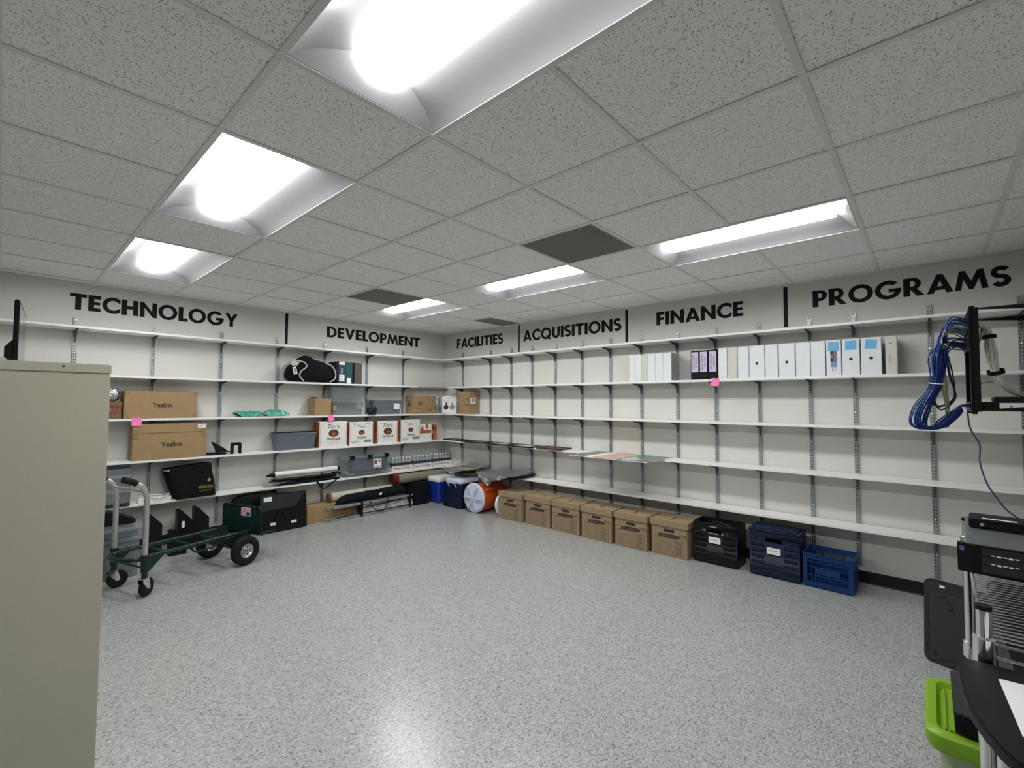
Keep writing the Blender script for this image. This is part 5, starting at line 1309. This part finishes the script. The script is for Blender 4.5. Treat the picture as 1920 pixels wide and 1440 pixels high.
# ------------------------------------------------------------------ green convertible hand truck
t = thing('hand_truck', 'dark green four wheeled hand truck laid flat as a platform cart', 'hand truck', (-4.175, -1.275, 0), radians(18.3))
HT = t
for s in (-1, 1):
    v = s * 0.165
    MB().use(GREEN).cyl((0.0, v, 0.287), (0.90, s * 0.155, 0.272), 0.0165, 14).build('rail', t, smooth=True)
    # caster mount: upright sleeve, gusset, stem, fork and wheel
    c = MB().use(GREEN).cyl((0, s * 0.205, 0.185), (0, s * 0.205, 0.315), 0.026, 16)
    c.prism([(0.0, 0.185), (0.03, 0.185), (0.14, 0.29), (0.0, 0.30)], s * 0.205 - 0.003, s * 0.205 + 0.003, 'y')
    c.build('caster_mount', t, smooth=True)
    MB().use(ALU).tube([(0, s * 0.205, 0.316), (0, s * 0.205, 0.56), (-0.004, s * 0.205, 0.74), (-0.016, s * 0.205, 0.80), (-0.045, s * 0.205, 0.845), (-0.075, s * 0.205, 0.865)], 0.0185, 14, smooth=4).build('handle_post', t, smooth=True)
    MB().use(RUB).tube([(-0.0755, s * 0.205, 0.8655), (-0.115, s * 0.205, 0.888), (-0.165, s * 0.205, 0.905)], 0.023, 14, smooth=3).build('grip', t, smooth=True)
    f = MB().use(GREEN).cyl((0, s * 0.205, 0.146), (0, s * 0.205, 0.1845), 0.019, 12).build('stem', t, smooth=True)
    a = radians(28) if s < 0 else radians(-8)
    cx, cy = 0.024 * cos(a), s * 0.205 + 0.024 * sin(a)
    MW = Matrix.Translation((cx, cy, 0.068)) @ Matrix.Rotation(a, 4, 'Z') @ Matrix.Rotation(pi / 2, 4, 'X')
    fk = MB().use(CHROME)
    for q in (-1, 1):
        fk.prism([(-0.040, 0.146), (0.018, 0.146), (0.038, 0.062), (0.014, 0.055), (-0.036, 0.112)], q * 0.021 - 0.0015, q * 0.021 + 0.0015, 'y')
    fk.box(-0.040, 0.018, -0.0225, 0.0225, 0.1415, 0.1457)
    fo = fk.build('caster_fork', t, loc=(0, s * 0.205, 0), rot=(0, 0, a))
    MB().use(RUB).lathe([(0.022, -0.018), (0.058, -0.0185), (0.068, -0.009), (0.068, 0.009), (0.058, 0.0185), (0.022, 0.018)], 28, MW).build('caster_wheel', t, smooth=True)
    # big pneumatic wheel
    MX = Matrix.Translation((0.795, s * 0.243, 0.128)) @ Matrix.Rotation(pi / 2, 4, 'X')
    ty = MB().use(RUB).lathe([(0.062, -0.026), (0.075, -0.037), (0.105, -0.040), (0.122, -0.030), (0.128, -0.012), (0.128, 0.012), (0.122, 0.030), (0.105, 0.040), (0.075, 0.037), (0.062, 0.026)], 36, MX, cap=False).build('tyre', t, smooth=True)
    hb = MB().use(mat('zinc_hub', (0.55, 0.56, 0.57), 0.3, 0.9))
    hb.lathe([(0.0615, -0.0265), (0.056, -0.027), (0.050, -0.020), (0.044, 0.0), (0.022, 0.003), (0.020, -0.026), (0.008, -0.028), (0.008, 0.028), (0.020, 0.026), (0.022, 0.009), (0.044, 0.012), (0.050, 0.022), (0.056, 0.027), (0.0615, 0.0265)], 30, MX, cap=False)
    hb.build('hub', ty, smooth=True)
    nt_ = MB().use(BLKM)
    for k in range(5):
        an_ = k * 2 * pi / 5
        nt_.lathe([(0.006, 0), (0.006, 0.0016)], 8, MX @ Matrix.Translation((0.034 * cos(an_), 0.034 * sin(an_), 0.0115 if s < 0 else -0.0125)))
    nt_.build('bolts', ty)
MB().use(GREEN).tube([(0.0, 0.165, 0.283), (-0.05, 0.15, 0.281), (-0.085, 0.09, 0.280), (-0.095, 0.0, 0.280), (-0.085, -0.09, 0.280), (-0.05, -0.15, 0.281), (0.0, -0.165, 0.283)], 0.0165, 12, smooth=5).build('end_hoop', t, smooth=True)
for s in (-1,):
    MB().use(ALU).cyl((-0.016, -0.2045, 0.80), (-0.016, 0.2045, 0.80), 0.011, 12).build('cross_bar', t, smooth=True)
MB().use(GREEN).cyl((0.0, -0.178, 0.215), (0.0, 0.178, 0.215), 0.008, 10).build('tie_rod', t, smooth=True)
for u in (0.22, 0.42, 0.62):
    MB().use(GREEN).box(u - 0.016, u + 0.016, -0.143, 0.143, 0.262, 0.268).build('cross_strap', t)
for s in (-1, 1):
    MB().use(GREEN).prism([(0.60, 0.255), (0.92, 0.252), (0.88, 0.16), (0.80, 0.11), (0.73, 0.15)], s * 0.155 - 0.003, s * 0.155 + 0.003, 'y').build('axle_plate', t)
MB().use(BLKM).cyl((0.795, -0.2, 0.128), (0.795, 0.2, 0.128), 0.009, 10).build('axle', t, smooth=True)
MB().use(GREEN).tube([(0.36, -0.155, 0.262), (0.40, -0.155, 0.215), (0.52, -0.155, 0.21), (0.62, -0.155, 0.235)], 0.008, 8).build('latch_bar', t, smooth=True)
MB().use(SCREW).lathe([(0.009, 0), (0.009, 0.01)], 10, Matrix.Translation((0.51, -0.165, 0.205)) @ Matrix.Rotation(pi / 2, 4, 'X')).build('bolt', t)
np_ = MB().use(GREEN)
np_.loft([[(0.914, a, b) for a, b in rrect(-0.285, 0.25, 0.235, 0.495, 0.03)], [(0.919, a, b) for a, b in rrect(-0.285, 0.25, 0.235, 0.495, 0.03)]])
pl = np_.build('nose_plate', t)
MB().use(GREEN).tube([(0.9135, a, b) for a, b in [(-0.283, 0.24), (-0.283, 0.47), (-0.27, 0.488), (-0.255, 0.492), (0.22, 0.492), (0.245, 0.48), (0.247, 0.24)]], 0.006, 8).build('rolled_edge', pl, smooth=True)
fg = MB().use(PAPER).box(0.9125, 0.9138, -0.142, -0.012, 0.395, 0.475).build('flag_sticker', pl)
st = MB().use(mat('flag_red', (0.55, 0.06, 0.07), 0.6))
for k in range(7): st.box(0.9119, 0.9124, -0.138, -0.016, 0.399 + k * 0.0105, 0.4043 + k * 0.0105)
q = st.build('stripes', fg)
MB().use(mat('flag_blue', (0.03, 0.05, 0.25), 0.6)).box(0.9113, 0.9118, -0.138, -0.088, 0.399, 0.434).build('canton', fg)
for v in (-0.255, -0.05):
    MB().use(BLKM).prism([(0.92, v - 0.035), (1.06, v - 0.028), (1.10, v - 0.012), (1.10, v + 0.012), (1.06, v + 0.028), (0.92, v + 0.035)], 0.236, 0.244, 'z').build('fork', t)

# ------------------------------------------------------------------ wall mounted network rack, upper right
NX0, NX1, NY, NZ0, NZ1 = -1.168, -0.685, -6.112, 1.45, 2.046
t = thing('network_rack', 'black open wall mounted network rack with two uprights, upper right', 'network rack', (0, 0, 0), 0)
for x in (NX0, NX1):
    p = MB().use(BLKM)
    p.box(x - 0.022, x + 0.022, NY + 0.008, NY + 0.012, NZ0, NZ1)
    p.box(x - 0.004, x + 0.004, NY - 0.028, NY + 0.008, NZ0, NZ1)
    p.cyl((x, NY, NZ1), (x, NY, NZ1 + 0.01), 0.014, 10).cyl((x, NY, NZ0 - 0.014), (x, NY, NZ0), 0.013, 10)
    p.build('upright', t)
    for z, dz in ((NZ1 - 0.008, -0.005), (NZ0 + 0.008, 0.005)):
        MB().use(BLKM).prism([(NY - 0.0285, z - 0.004), (YW + 0.012, z - 0.004 - (0.05 if dz < 0 else -0.0)), (YW + 0.012, z + 0.004 + (0.0 if dz < 0 else 0.05)), (NY - 0.0285, z + 0.004)], x - 0.004, x + 0.004, 'x').build('arm', t)
        MB().use(BLKM).prism([(x + 0.0041, NY - 0.029), (x + 0.0041, YW + 0.012), (x + 0.0041 + (0.09 if x < -1 else -0.1 - 0.0082), YW + 0.012)], z - 0.003, z + 0.003, 'z').build('gusset', t)
MB().use(BLKM).box(NX0 - 0.02, NX1 + 0.02, YW + 0.001, YW + 0.011, NZ0 + 0.0, NZ0 + 0.07).box(NX0 - 0.02, NX1 + 0.02, YW + 0.001, YW + 0.011, NZ1 - 0.07, NZ1).build('wall_rail', t)
for z in (NZ1 - 0.004, NZ0 + 0.004): MB().use(BLKM).box(NX0 + 0.022, NX1 - 0.022, NY + 0.004, NY + 0.012, z - 0.004, z + 0.004).build('cross_bar', t)
MB().use(BLKM).prism([(NX0 + 0.30, NY - 0.25), (NX0 + 0.34, NY - 0.25), (NX1, YW + 0.012), (NX1 - 0.05, YW + 0.012)], NZ1 - 0.01, NZ1 - 0.004, 'z').build('brace', t)
for k, z in enumerate((1.925, 1.815)):
    pp = thing('patch_bay', ('upper black patch panel with blue cables in the network rack', 'lower black patch panel with blue cables in the network rack')[k], 'patch panel', (0, 0, z), 0, 'patch panels in the network rack')
    MB().use(BLKM).box(NX0 - 0.005, NX1 + 0.005, NY + 0.0125, NY + 0.016, 0, 0.088).build('panel', pp)
    MB().use(BLK).box(NX0 + 0.03, NX1 - 0.03, NY - 0.03, NY + 0.0124, 0.01, 0.078).build('punchdown_block', pp)
    jk = MB().use(DKG)
    for r in range(2):
        for c in range(12): jk.box(NX0 + 0.03 + c * 0.035, NX0 + 0.048 + c * 0.035, NY + 0.0162, NY + 0.020, 0.016 + r * 0.036, 0.034 + r * 0.036)
    q = jk.build('jacks', pp); q['kind'] = 'stuff'
pp = thing('network_switch', 'black network switch at the bottom of the network rack', 'network switch', (0, 0, NZ0 + 0.012), 0)
MB().use(BLKM).box(NX0 + 0.025, NX1 - 0.025, NY - 0.26, NY + 0.012, 0, 0.044).build('casing', pp, bevel=0.002)
MB().use(BLKM).box(NX0 - 0.005, NX1 + 0.005, NY + 0.0125, NY + 0.015, 0, 0.044).build('face_plate', pp)
MB().use(PAPER).box(NX0 + 0.0225, NX0 + 0.0245, NY - 0.24, NY - 0.10, 0.004, 0.038).build('label', pp)
MB().use(INKG).box(NX0 + 0.0218, NX0 + 0.0224, NY - 0.22, NY - 0.21, 0.012, 0.024).box(NX0 + 0.0218, NX0 + 0.0224, NY - 0.15, NY - 0.14, 0.012, 0.024).build('print', pp)
pp = thing('media_converter', 'small black media box on top of the network switch', 'network device', (0, 0, NZ0 + 0.057), 0)
MB().use(BLK).box(NX0 + 0.03, NX0 + 0.19, NY - 0.24, NY - 0.08, 0, 0.028).build('casing', pp, bevel=0.003)

# blue patch cables: from the two panels, down a tied bundle, round a loop and back into the switch
rr = random.Random(11)
def cable(name, pts, r, ma, label, group, k=6, parent=None):
    o = MB().use(ma).tube([Vector(p) - (parent.location if parent else Vector((0, 0, 0))) for p in pts], r, 6, smooth=k).build(name, parent, smooth=True)
    if parent: o['label'] = label
    else: tag(o, label, 'cable', group)
    return o
BLUEB = thing('cable_bundle', 'tied bundle of blue patch cables looping beside the black network rack', 'cables', (-1.195, -5.958, 1.66))
def jit(a): return Vector((rr.uniform(-a, a), rr.uniform(-a, a), rr.uniform(-a, a)))
for k in range(26):
    px = NX0 + 0.035 + (k % 13) * 0.034
    zt = 1.945 + (k // 13) * -0.11 + rr.uniform(0, 0.05)
    an_ = k * 2.4; br = 0.006 + 0.0045 * (k % 6)
    off = Vector((br * cos(an_), br * sin(an_), 0))
    drop = rr.uniform(0.0, 0.05)
    lx = rr.uniform(0.0, 0.05)
    pts = [Vector((px, NY + 0.021, zt)), Vector((px - 0.03, NY + 0.075 + 0.02 * rr.random(), zt + 0.012)),
           Vector((-1.13 + 0.3 * (px + 1.13) * 0.4, -5.985, 1.885 - 0.02 * rr.random())) + jit(0.015),
           Vector((-1.185, -5.965, 1.78)) + off * 1.5, Vector((-1.195, -5.958, 1.66)) + off,
           Vector((-1.20, -5.940, 1.575)) + off, Vector((-1.22, -5.90 + lx * 0.3, 1.485)) + off * 1.6,
           Vector((-1.225, -5.878 + lx * 0.4, 1.405 - drop * 0.4)) + off * 1.6, Vector((-1.215, -5.90 + lx * .2, 1.345 - drop * 0.4 + 0.02)) + off,
           Vector((-1.195, -5.955, 1.345 - drop * 0.2 + 0.02)) + off, Vector((-1.17, -5.995, 1.40)) + off * 1.2, Vector((-1.14, -6.04, 1.45)) + off * 0.8,
           Vector((-1.12 + 0.012 * (k % 13), NY + 0.055, 1.482)), Vector((NX0 + 0.04 + (k % 13) * 0.03, NY + 0.018, 1.478 + 0.014 * (k // 13)))]
    cable('cable', pts, 0.0042, CABB, 'blue patch cable', None, parent=BLUEB)
for k in range(5):
    z = 1.94 - 0.012 * k
    pts = [Vector((NX0 + 0.05 + 0.05 * k, NY + 0.021, z)), Vector((-1.12, -6.03, z + 0.02)), Vector((-1.16 + 0.006 * k, -5.985, 1.88)), Vector((-1.165, -5.99, 1.76)) + jit(0.008), Vector((-1.165, -5.99, 1.58)) + jit(0.012), Vector((-1.16, -5.995, 1.42)) + jit(0.012), Vector((-1.165, -5.985, 1.365)) + jit(0.01), Vector((-1.145, -6.01, 1.38)), Vector((-1.13, -6.035, 1.46)) + jit(0.008), Vector((NX0 + 0.05 + 0.03 * k, NY + 0.018, 1.497))]
    cable('cable', pts, 0.0038, CABG, 'thin grey cable', None, parent=BLUEB)
for k in range(3):
    z = 1.86 - 0.02 * k
    pts = [Vector((NX0 + 0.03 + 0.05 * k, NY + 0.021, z)), Vector((-1.15, -6.04, z + 0.005)), Vector((-1.165 + 0.004 * k, -6.005, z - 0.04)), Vector((-1.15, -6.02, 1.66)) + jit(0.01), Vector((-1.135, -6.035, 1.53)) + jit(0.01), Vector((-1.185, -5.97, 1.47)) + jit(0.012), Vector((-1.22, -5.93, 1.53)) + jit(0.01), Vector((-1.215, -5.93, 1.60)), Vector((-1.20, -5.95, 1.64))]
    cable('cable', pts, 0.0042, CABK, 'black cable', None, parent=BLUEB)
o = MB().use(YELL).box(-0.012, 0.012, -0.006, 0.006, -0.055, 0.055).build('cable_tag', BLUEB, loc=(0.023, -0.024, -0.04), rot=(0.05, 0.12, 0.7), bevel=0.003)
o['label'] = 'yellow and silver tag'
o = MB().use(PAPER).tube([Vector((-0.005, 0.002, -0.045)) + Vector((0.034 * cos(a * pi / 8), 0.034 * sin(a * pi / 8), 0.006 * sin(a * pi / 8 + 1))) for a in range(17)], 0.0025, 6).build('cable_tie', BLUEB, smooth=True)
o['label'] = 'white cable tie'
# single long blue cable hanging to the server
hp = [(-1.089, -6.087, 1.455), (-1.089, -6.087, 1.43), (-1.076, -6.097, 1.346), (-1.037, -6.134, 1.253), (-1.034, -6.132, 1.159), (-1.003, -6.159, 1.035), (-0.958, -6.203, 0.942), (-0.913, -6.248, 0.87), (-0.827, -6.339, 0.787), (-0.75, -6.45, 0.70), (-0.72, -6.58, 0.60)]
cable('network_cable', hp, 0.0042, mat('slate_blue_cable', (0.05, 0.085, 0.20), 0.5), 'single slate blue cable hanging loosely below the network rack', None)
# white bundle behind the rack with two black straps
WHITEB = thing('cable_bundle', 'strapped bundle of white network cables behind the black network rack', 'cables', (-0.99, -6.212, 1.685))
for k in range(22):
    an_ = k * 2.4; br = 0.004 + 0.0068 * math.sqrt(k)
    off = Vector((br * cos(an_), br * sin(an_) * 0.6, 0.2 * br * sin(an_)))
    pts = [Vector((-1.06 + 0.012 * (k % 8), NY - 0.035, 1.955 - 0.1 * (k % 2))), Vector((-1.03, -6.175, 1.935)) + off * .8, Vector((-1.021, -6.190, 1.885)) + off * 0.8, Vector((-1.010, -6.198, 1.80)) + off * 1.25, Vector((-0.990, -6.212, 1.685)) + off * 0.9,
           Vector((-0.960, -6.243, 1.61)) + off * 1.1, Vector((-0.91, -6.295, 1.555)) + off * 1.2, Vector((-0.84, -6.37, 1.53)) + off * 1.3, Vector((-0.74, -6.47, 1.54)) + off * 1.3, Vector((-0.70, -6.59, 1.56)) + off * 1.2]
    cable('cable', pts, 0.0036, CABW, 'white network cable', None, parent=WHITEB)
for k, (c, n, r) in enumerate((((-1.021, -6.190, 1.888), (0.05, -0.1, -1), 0.034), ((-0.988, -6.214, 1.683), (0.35, -0.3, -1), 0.038))):
    q = Vector(n).normalized().to_track_quat('Z', 'Y').to_matrix().to_4x4(); q.translation = Vector(c) - WHITEB.location
    o = MB().use(BLKF).loft([[q @ Vector((rr_ * cos(a * 2 * pi / 24), 0.75 * rr_ * sin(a * 2 * pi / 24), zz)) for a in range(24)] for rr_, zz in ((r, -0.011), (r + 0.003, -0.011), (r + 0.003, 0.011), (r, 0.011), (r, -0.011))], cap=False).build('cable_strap', WHITEB, smooth=True)
    o['label'] = 'black strap'
o = MB().use(mat('red_wire', (0.4, 0.03, 0.03), 0.5)).tube([(-1.12, NY - 0.014, 1.59), (-1.09, -6.15, 1.612), (-1.06, -6.18, 1.622), (-1.035, -6.20, 1.620)], 0.002, 5, smooth=6).build('wire', smooth=True)
tag(o, 'thin red wire behind the network rack upright', 'wire')

# ------------------------------------------------------------------ chrome wire shelving with server, right foreground
SX0, SX1, SY0, SY1, SZ = -3.380, -2.285, -6.002, -6.50, 0.96
t = thing('wire_shelving', 'chrome wire shelving unit with round posts in the right foreground', 'shelving', (SX0, SY0, 0), radians(-0.9))
SLX, SLY = SX1 - SX0, SY1 - SY0
for ix, x in enumerate((0, SLX)):
    for iy, y in enumerate((0, SLY)):
        p = MB().use(CHROME)
        p.cyl((x, y, 0.02), (x, y, 1.026), 0.0135, 20)
        ps = p.build('post', t, smooth=True)
        MB().use(BLK).cyl((x, y, 1.0263), (x, y, 1.036), 0.0145, 20).build('cap', ps, smooth=True)
        MB().use(BLK).cyl((x, y, 0), (x, y, 0.0199), 0.017, 16).build('foot', ps, smooth=True)
for zz, nm in ((SZ, 0), (0.55, 1)):
    w_ = MB().use(CHROME)
    for z in (zz - 0.006, zz - 0.034):
        for y in (0.0, SLY): w_.cyl((0.018, y, z), (SLX - 0.018, y, z), 0.0032, 8)
        for x in (0.0, SLX): w_.cyl((x, -0.018, z), (x, SLY + 0.018, z), 0.0032, 8)
    n = 44
    for y in (0.0, SLY):
        zig = [(0.03 + (SLX - 0.06) * k / 22, y, zz - (0.009 if k % 2 == 0 else 0.031)) for k in range(23)]
        w_.tube(zig, 0.0018, 5)
    for q in (0.3, 0.7): w_.cyl((0.02, SLY * q, zz - 0.008), (SLX - 0.02, SLY * q, zz - 0.008), 0.003, 8)
    w_.build('shelf_frame', t, smooth=True)
    g = MB().use(CHROME)
    n = 46 if nm == 0 else 24
    for k in range(1, n): g.cyl((SLX * k / n, 0.003, zz - 0.0022), (SLX * k / n, SLY - 0.003, zz - 0.0022), 0.0021, 6)
    q = g.build('shelf_wires', t, smooth=True); q['kind'] = 'stuff'
    for x in (0, SLX):
        for y in (0, SLY):
            MB().use(CHROME).lathe([(0.0145, -0.05), (0.021, -0.048), (0.0195, 0.008), (0.0145, 0.012)], 20, Matrix.Translation((x, y, zz - 0.004))).build('collar', t, smooth=True)
# black cabinets of gear on the lower shelves, seen through the wires
t = thing('server', 'black ear mounted rack server lying on the chrome wire shelf', 'server', (-2.80, -5.978, SZ + 0.0005), RW - radians(2.3))
MB().use(BLKM).box(0, 0.482, -0.016, 0.004, 0, 0.0875).build('bezel', t, bevel=0.002)
MB().use(mat('server_steel', (0.26, 0.275, 0.30), 0.38, 0.7, var=0.08, vscale=12)).box(0.018, 0.464, 0.0045, 0.50, 0, 0.0868).build('chassis', t, bevel=0.001, seg=1)
MB().use(BLKM).box(0.0, 0.0175, 0.0045, 0.012, 0.0, 0.0875).build('rack_ear', t)
plate(t, 'badge', mat('badge_blue', (0.10, 0.16, 0.30), 0.4), 0.005, 0.016, 0.066, 0.080, y=-0.0168)
dr = MB().use(DKG)
for c in range(2):
    for r in range(3): dr.box(0.055 + c * 0.21, 0.25 + c * 0.21, -0.0175, -0.0162, 0.008 + r * 0.026, 0.031 + r * 0.026)
dr.build('drive_bays', t)
lt = MB().use(PAPER)
for c in range(2):
    for r in range(2):
        for k in range(5): lt.box(0.075 + c * 0.20 + k * 0.0125, 0.084 + c * 0.20 + k * 0.0125, -0.0182, -0.0176, 0.035 + r * 0.026 - (k % 2) * 0.002, 0.038 + r * 0.026)
q = lt.build('markings', t); q['kind'] = 'stuff'
plate(t, 'badge', ALUD, 0.235, 0.250, 0.010, 0.018, y=-0.0176)
t = thing('mini_computer', 'small black desktop computer with a pale label lying on the server', 'computer', (-2.53, -6.017, SZ + 0.0885), RW - radians(3))
MB().use(BLK).box(0, 0.150, 0, 0.14, 0, 0.031).build('casing', t, bevel=0.004)
MB().use(PAPER).box(0.035, 0.12, 0.03, 0.046, 0.0311, 0.0316).build('label', t)
MB().use(PAPER).shape([arc(0.034, 0.0145, 0.0052, 0.0052, 0, 360, 16)[:-1], arc(0.034, 0.0145, 0.0038, 0.0038, 0, 360, 16)[:-1]], -0.0008, -0.0001).build('round_logo', t)
words('lettering', 'hp', PAPER, t, 0.034, 0.0145, 0.0065, y=-0.001)
MB().use(DKG).box(0.055, 0.064, -0.0006, -0.0001, 0.010, 0.014).box(0.07, 0.079, -0.0006, -0.0001, 0.010, 0.014).build('ports', t)
t = thing('equipment_chassis', 'black equipment chassis with silver strips on the middle wire shelf', 'equipment', (-3.30, -6.06, 0.5505), 0)
MB().use(BLKM).box(0.0, 0.85, -0.40, 0, 0, 0.30).build('casing', t, bevel=0.004)
MB().use(ALUD).box(-0.0012, -0.0002, -0.30, -0.05, 0.20, 0.215).box(-0.0012, -0.0002, -0.18, -0.09, 0.27, 0.28).build('strip', t)

# black counter with rounded end, paper on it
TZ = 0.92
t = thing('counter_table', 'black counter height table with a rounded corner, right foreground', 'table', (-3.408, -5.955, 0), 0)
ol = [(0.0, 0.0)] + [(-0.07, 0.0), (-0.17, -0.004), (-0.245, -0.012), (-0.30, -0.026), (-0.345, -0.042), (-0.372, -0.058), (-0.386, -0.075), (-0.392, -0.10), (-0.394, -0.14), (-0.394, -0.60), (0.0, -0.60)]
ol = [p for p in ol][::-1]
TT = MB().use(mat('black_laminate', (0.006, 0.0062, 0.007), 0.5, var=0.1, vscale=60, spec=0.2)).prism(ol, TZ - 0.024, TZ, 'z')
MB.build(TT, 'tabletop', t, bevel=0.004)
lg = [(-0.325, -0.075), (-0.325, -0.55), (-0.03, -0.07), (-0.03, -0.55)]
for x, y in lg:
    MB().use(CHROME).cyl((x, y, 0.01), (x, y, TZ - 0.0245), 0.014, 18).build('leg', t, smooth=True)
    MB().use(BLK).cyl((x, y, 0), (x, y, 0.0098), 0.02, 16).build('foot', t, smooth=True)
pa = MB().use(PAPER).prism([(0, 0), (0.012, -0.30), (-0.20, -0.29), (-0.215, -0.0)], 0, 0.0006, 'z').build('paper_sheet', loc=(-3.478, -6.015, TZ + 0.0004), rot=(0, 0, 0.06))
tag(pa, 'white sheet of handwritten paper lying on the black counter table', 'paper')
hw = MB().use(INKG)
r3 = random.Random(5)
for k in range(8):
    x = -0.035 - k * 0.02
    hw.tube([(x + r3.uniform(-0.004, 0.004), -0.03 - 0.022 * q, 0.0012) for q in range(9)], 0.0008, 4)
hw.build('handwriting', pa)

# lime tote under the table, black box standing in it
t = thing('lime_tote', 'lime green lidded tote under the black counter table', 'storage tote', (-2.55, -6.215, 0), 0)
def tr(k, z, g=0.0):
    a, b = 0.37 - 0.08 * (1 - k) + 2 * g, 0.60 - 0.10 * (1 - k) + 2 * g
    return [(x, y, z) for x, y in rrect(-a / 2, a / 2, -b / 2, b / 2, 0.04)]
MB().use(LIMEC).loft([tr(0, 0), tr(1, 0.335)]).build('body', t, smooth=True)
MB().use(LIME).loft([tr(1, 0.3355, 0.02), tr(1, 0.36, 0.03), tr(1, 0.392, 0.03), tr(1, 0.40, 0.022), tr(1, 0.400, 0.0), tr(1, 0.385, -0.012)]).build('lid', t, smooth=True)
MB().use(LIME).box(-0.15, 0.15, 0.272, 0.282, 0.3855, 0.392).box(-0.15, -0.14, -0.27, 0.271, 0.3855, 0.392).build('lid_rib', t, bevel=0.004)
t = thing('black_box', 'black cardboard box lying on the lime green tote', 'box', (-2.56, -6.13, 0.4005), 0)
MB().use(BLK).box(-0.165, 0.165, -0.20, 0.170, 0, 0.058).build('body', t, bevel=0.003)
MB().use(DKG).box(-0.168, 0.168, -0.20, 0.173, 0.0585, 0.067).build('lid', t, bevel=0.003)

# black plastic lid panel leaning near the right wall
t = thing('plastic_tray', 'black moulded plastic panel with slots leaning by the right wall shelving', 'panel', (-1.205, -5.862, 0.0), radians(-110))
PNW, PNH = 0.36, 0.47
body = MB().use(DKG)
body.prism(rrect(0, PNW, 0, PNH, 0.035)[0:12] + rrect(0, PNW, 0, PNH, 0.035)[12:], 0.0, 0.03, 'y')
pb = body.build('panel', t, bevel=0.006)
MB().use(mat('charcoal_plastic', (0.034, 0.038, 0.041), 0.55, spec=0.3)).prism(rrect(0.028, PNW - 0.0, 0.02, PNH - 0.065, 0.02), -0.003, -0.0002, 'y').build('recess', t)
sl = MB().use(INK)
for k in range(5): sl.box(0.006, 0.022, -0.0012, -0.0003, 0.045 + k * 0.072, 0.095 + k * 0.072)
sl.build('slots', t)
MB().use(DKG).tube([(0.07, -0.006, 0.385), (0.085, -0.006, 0.39), (0.125, -0.006, 0.35), (0.13, -0.006, 0.335), (0.118, -0.006, 0.328)], 0.004, 6, smooth=4).tube([(0.05, -0.006, 0.075), (0.06, -0.006, 0.045), (0.09, -0.006, 0.045), (0.14, -0.006, 0.065)], 0.004, 6, smooth=4).build('ridge', t, smooth=True)
plate(t, 'sticker', PAPER, 0.075, 0.098, PNH - 0.036, PNH - 0.022)
t.rotation_euler = (Matrix.Rotation(radians(-110), 4, 'Z') @ Matrix.Rotation(radians(-3), 4, 'X')).to_euler()
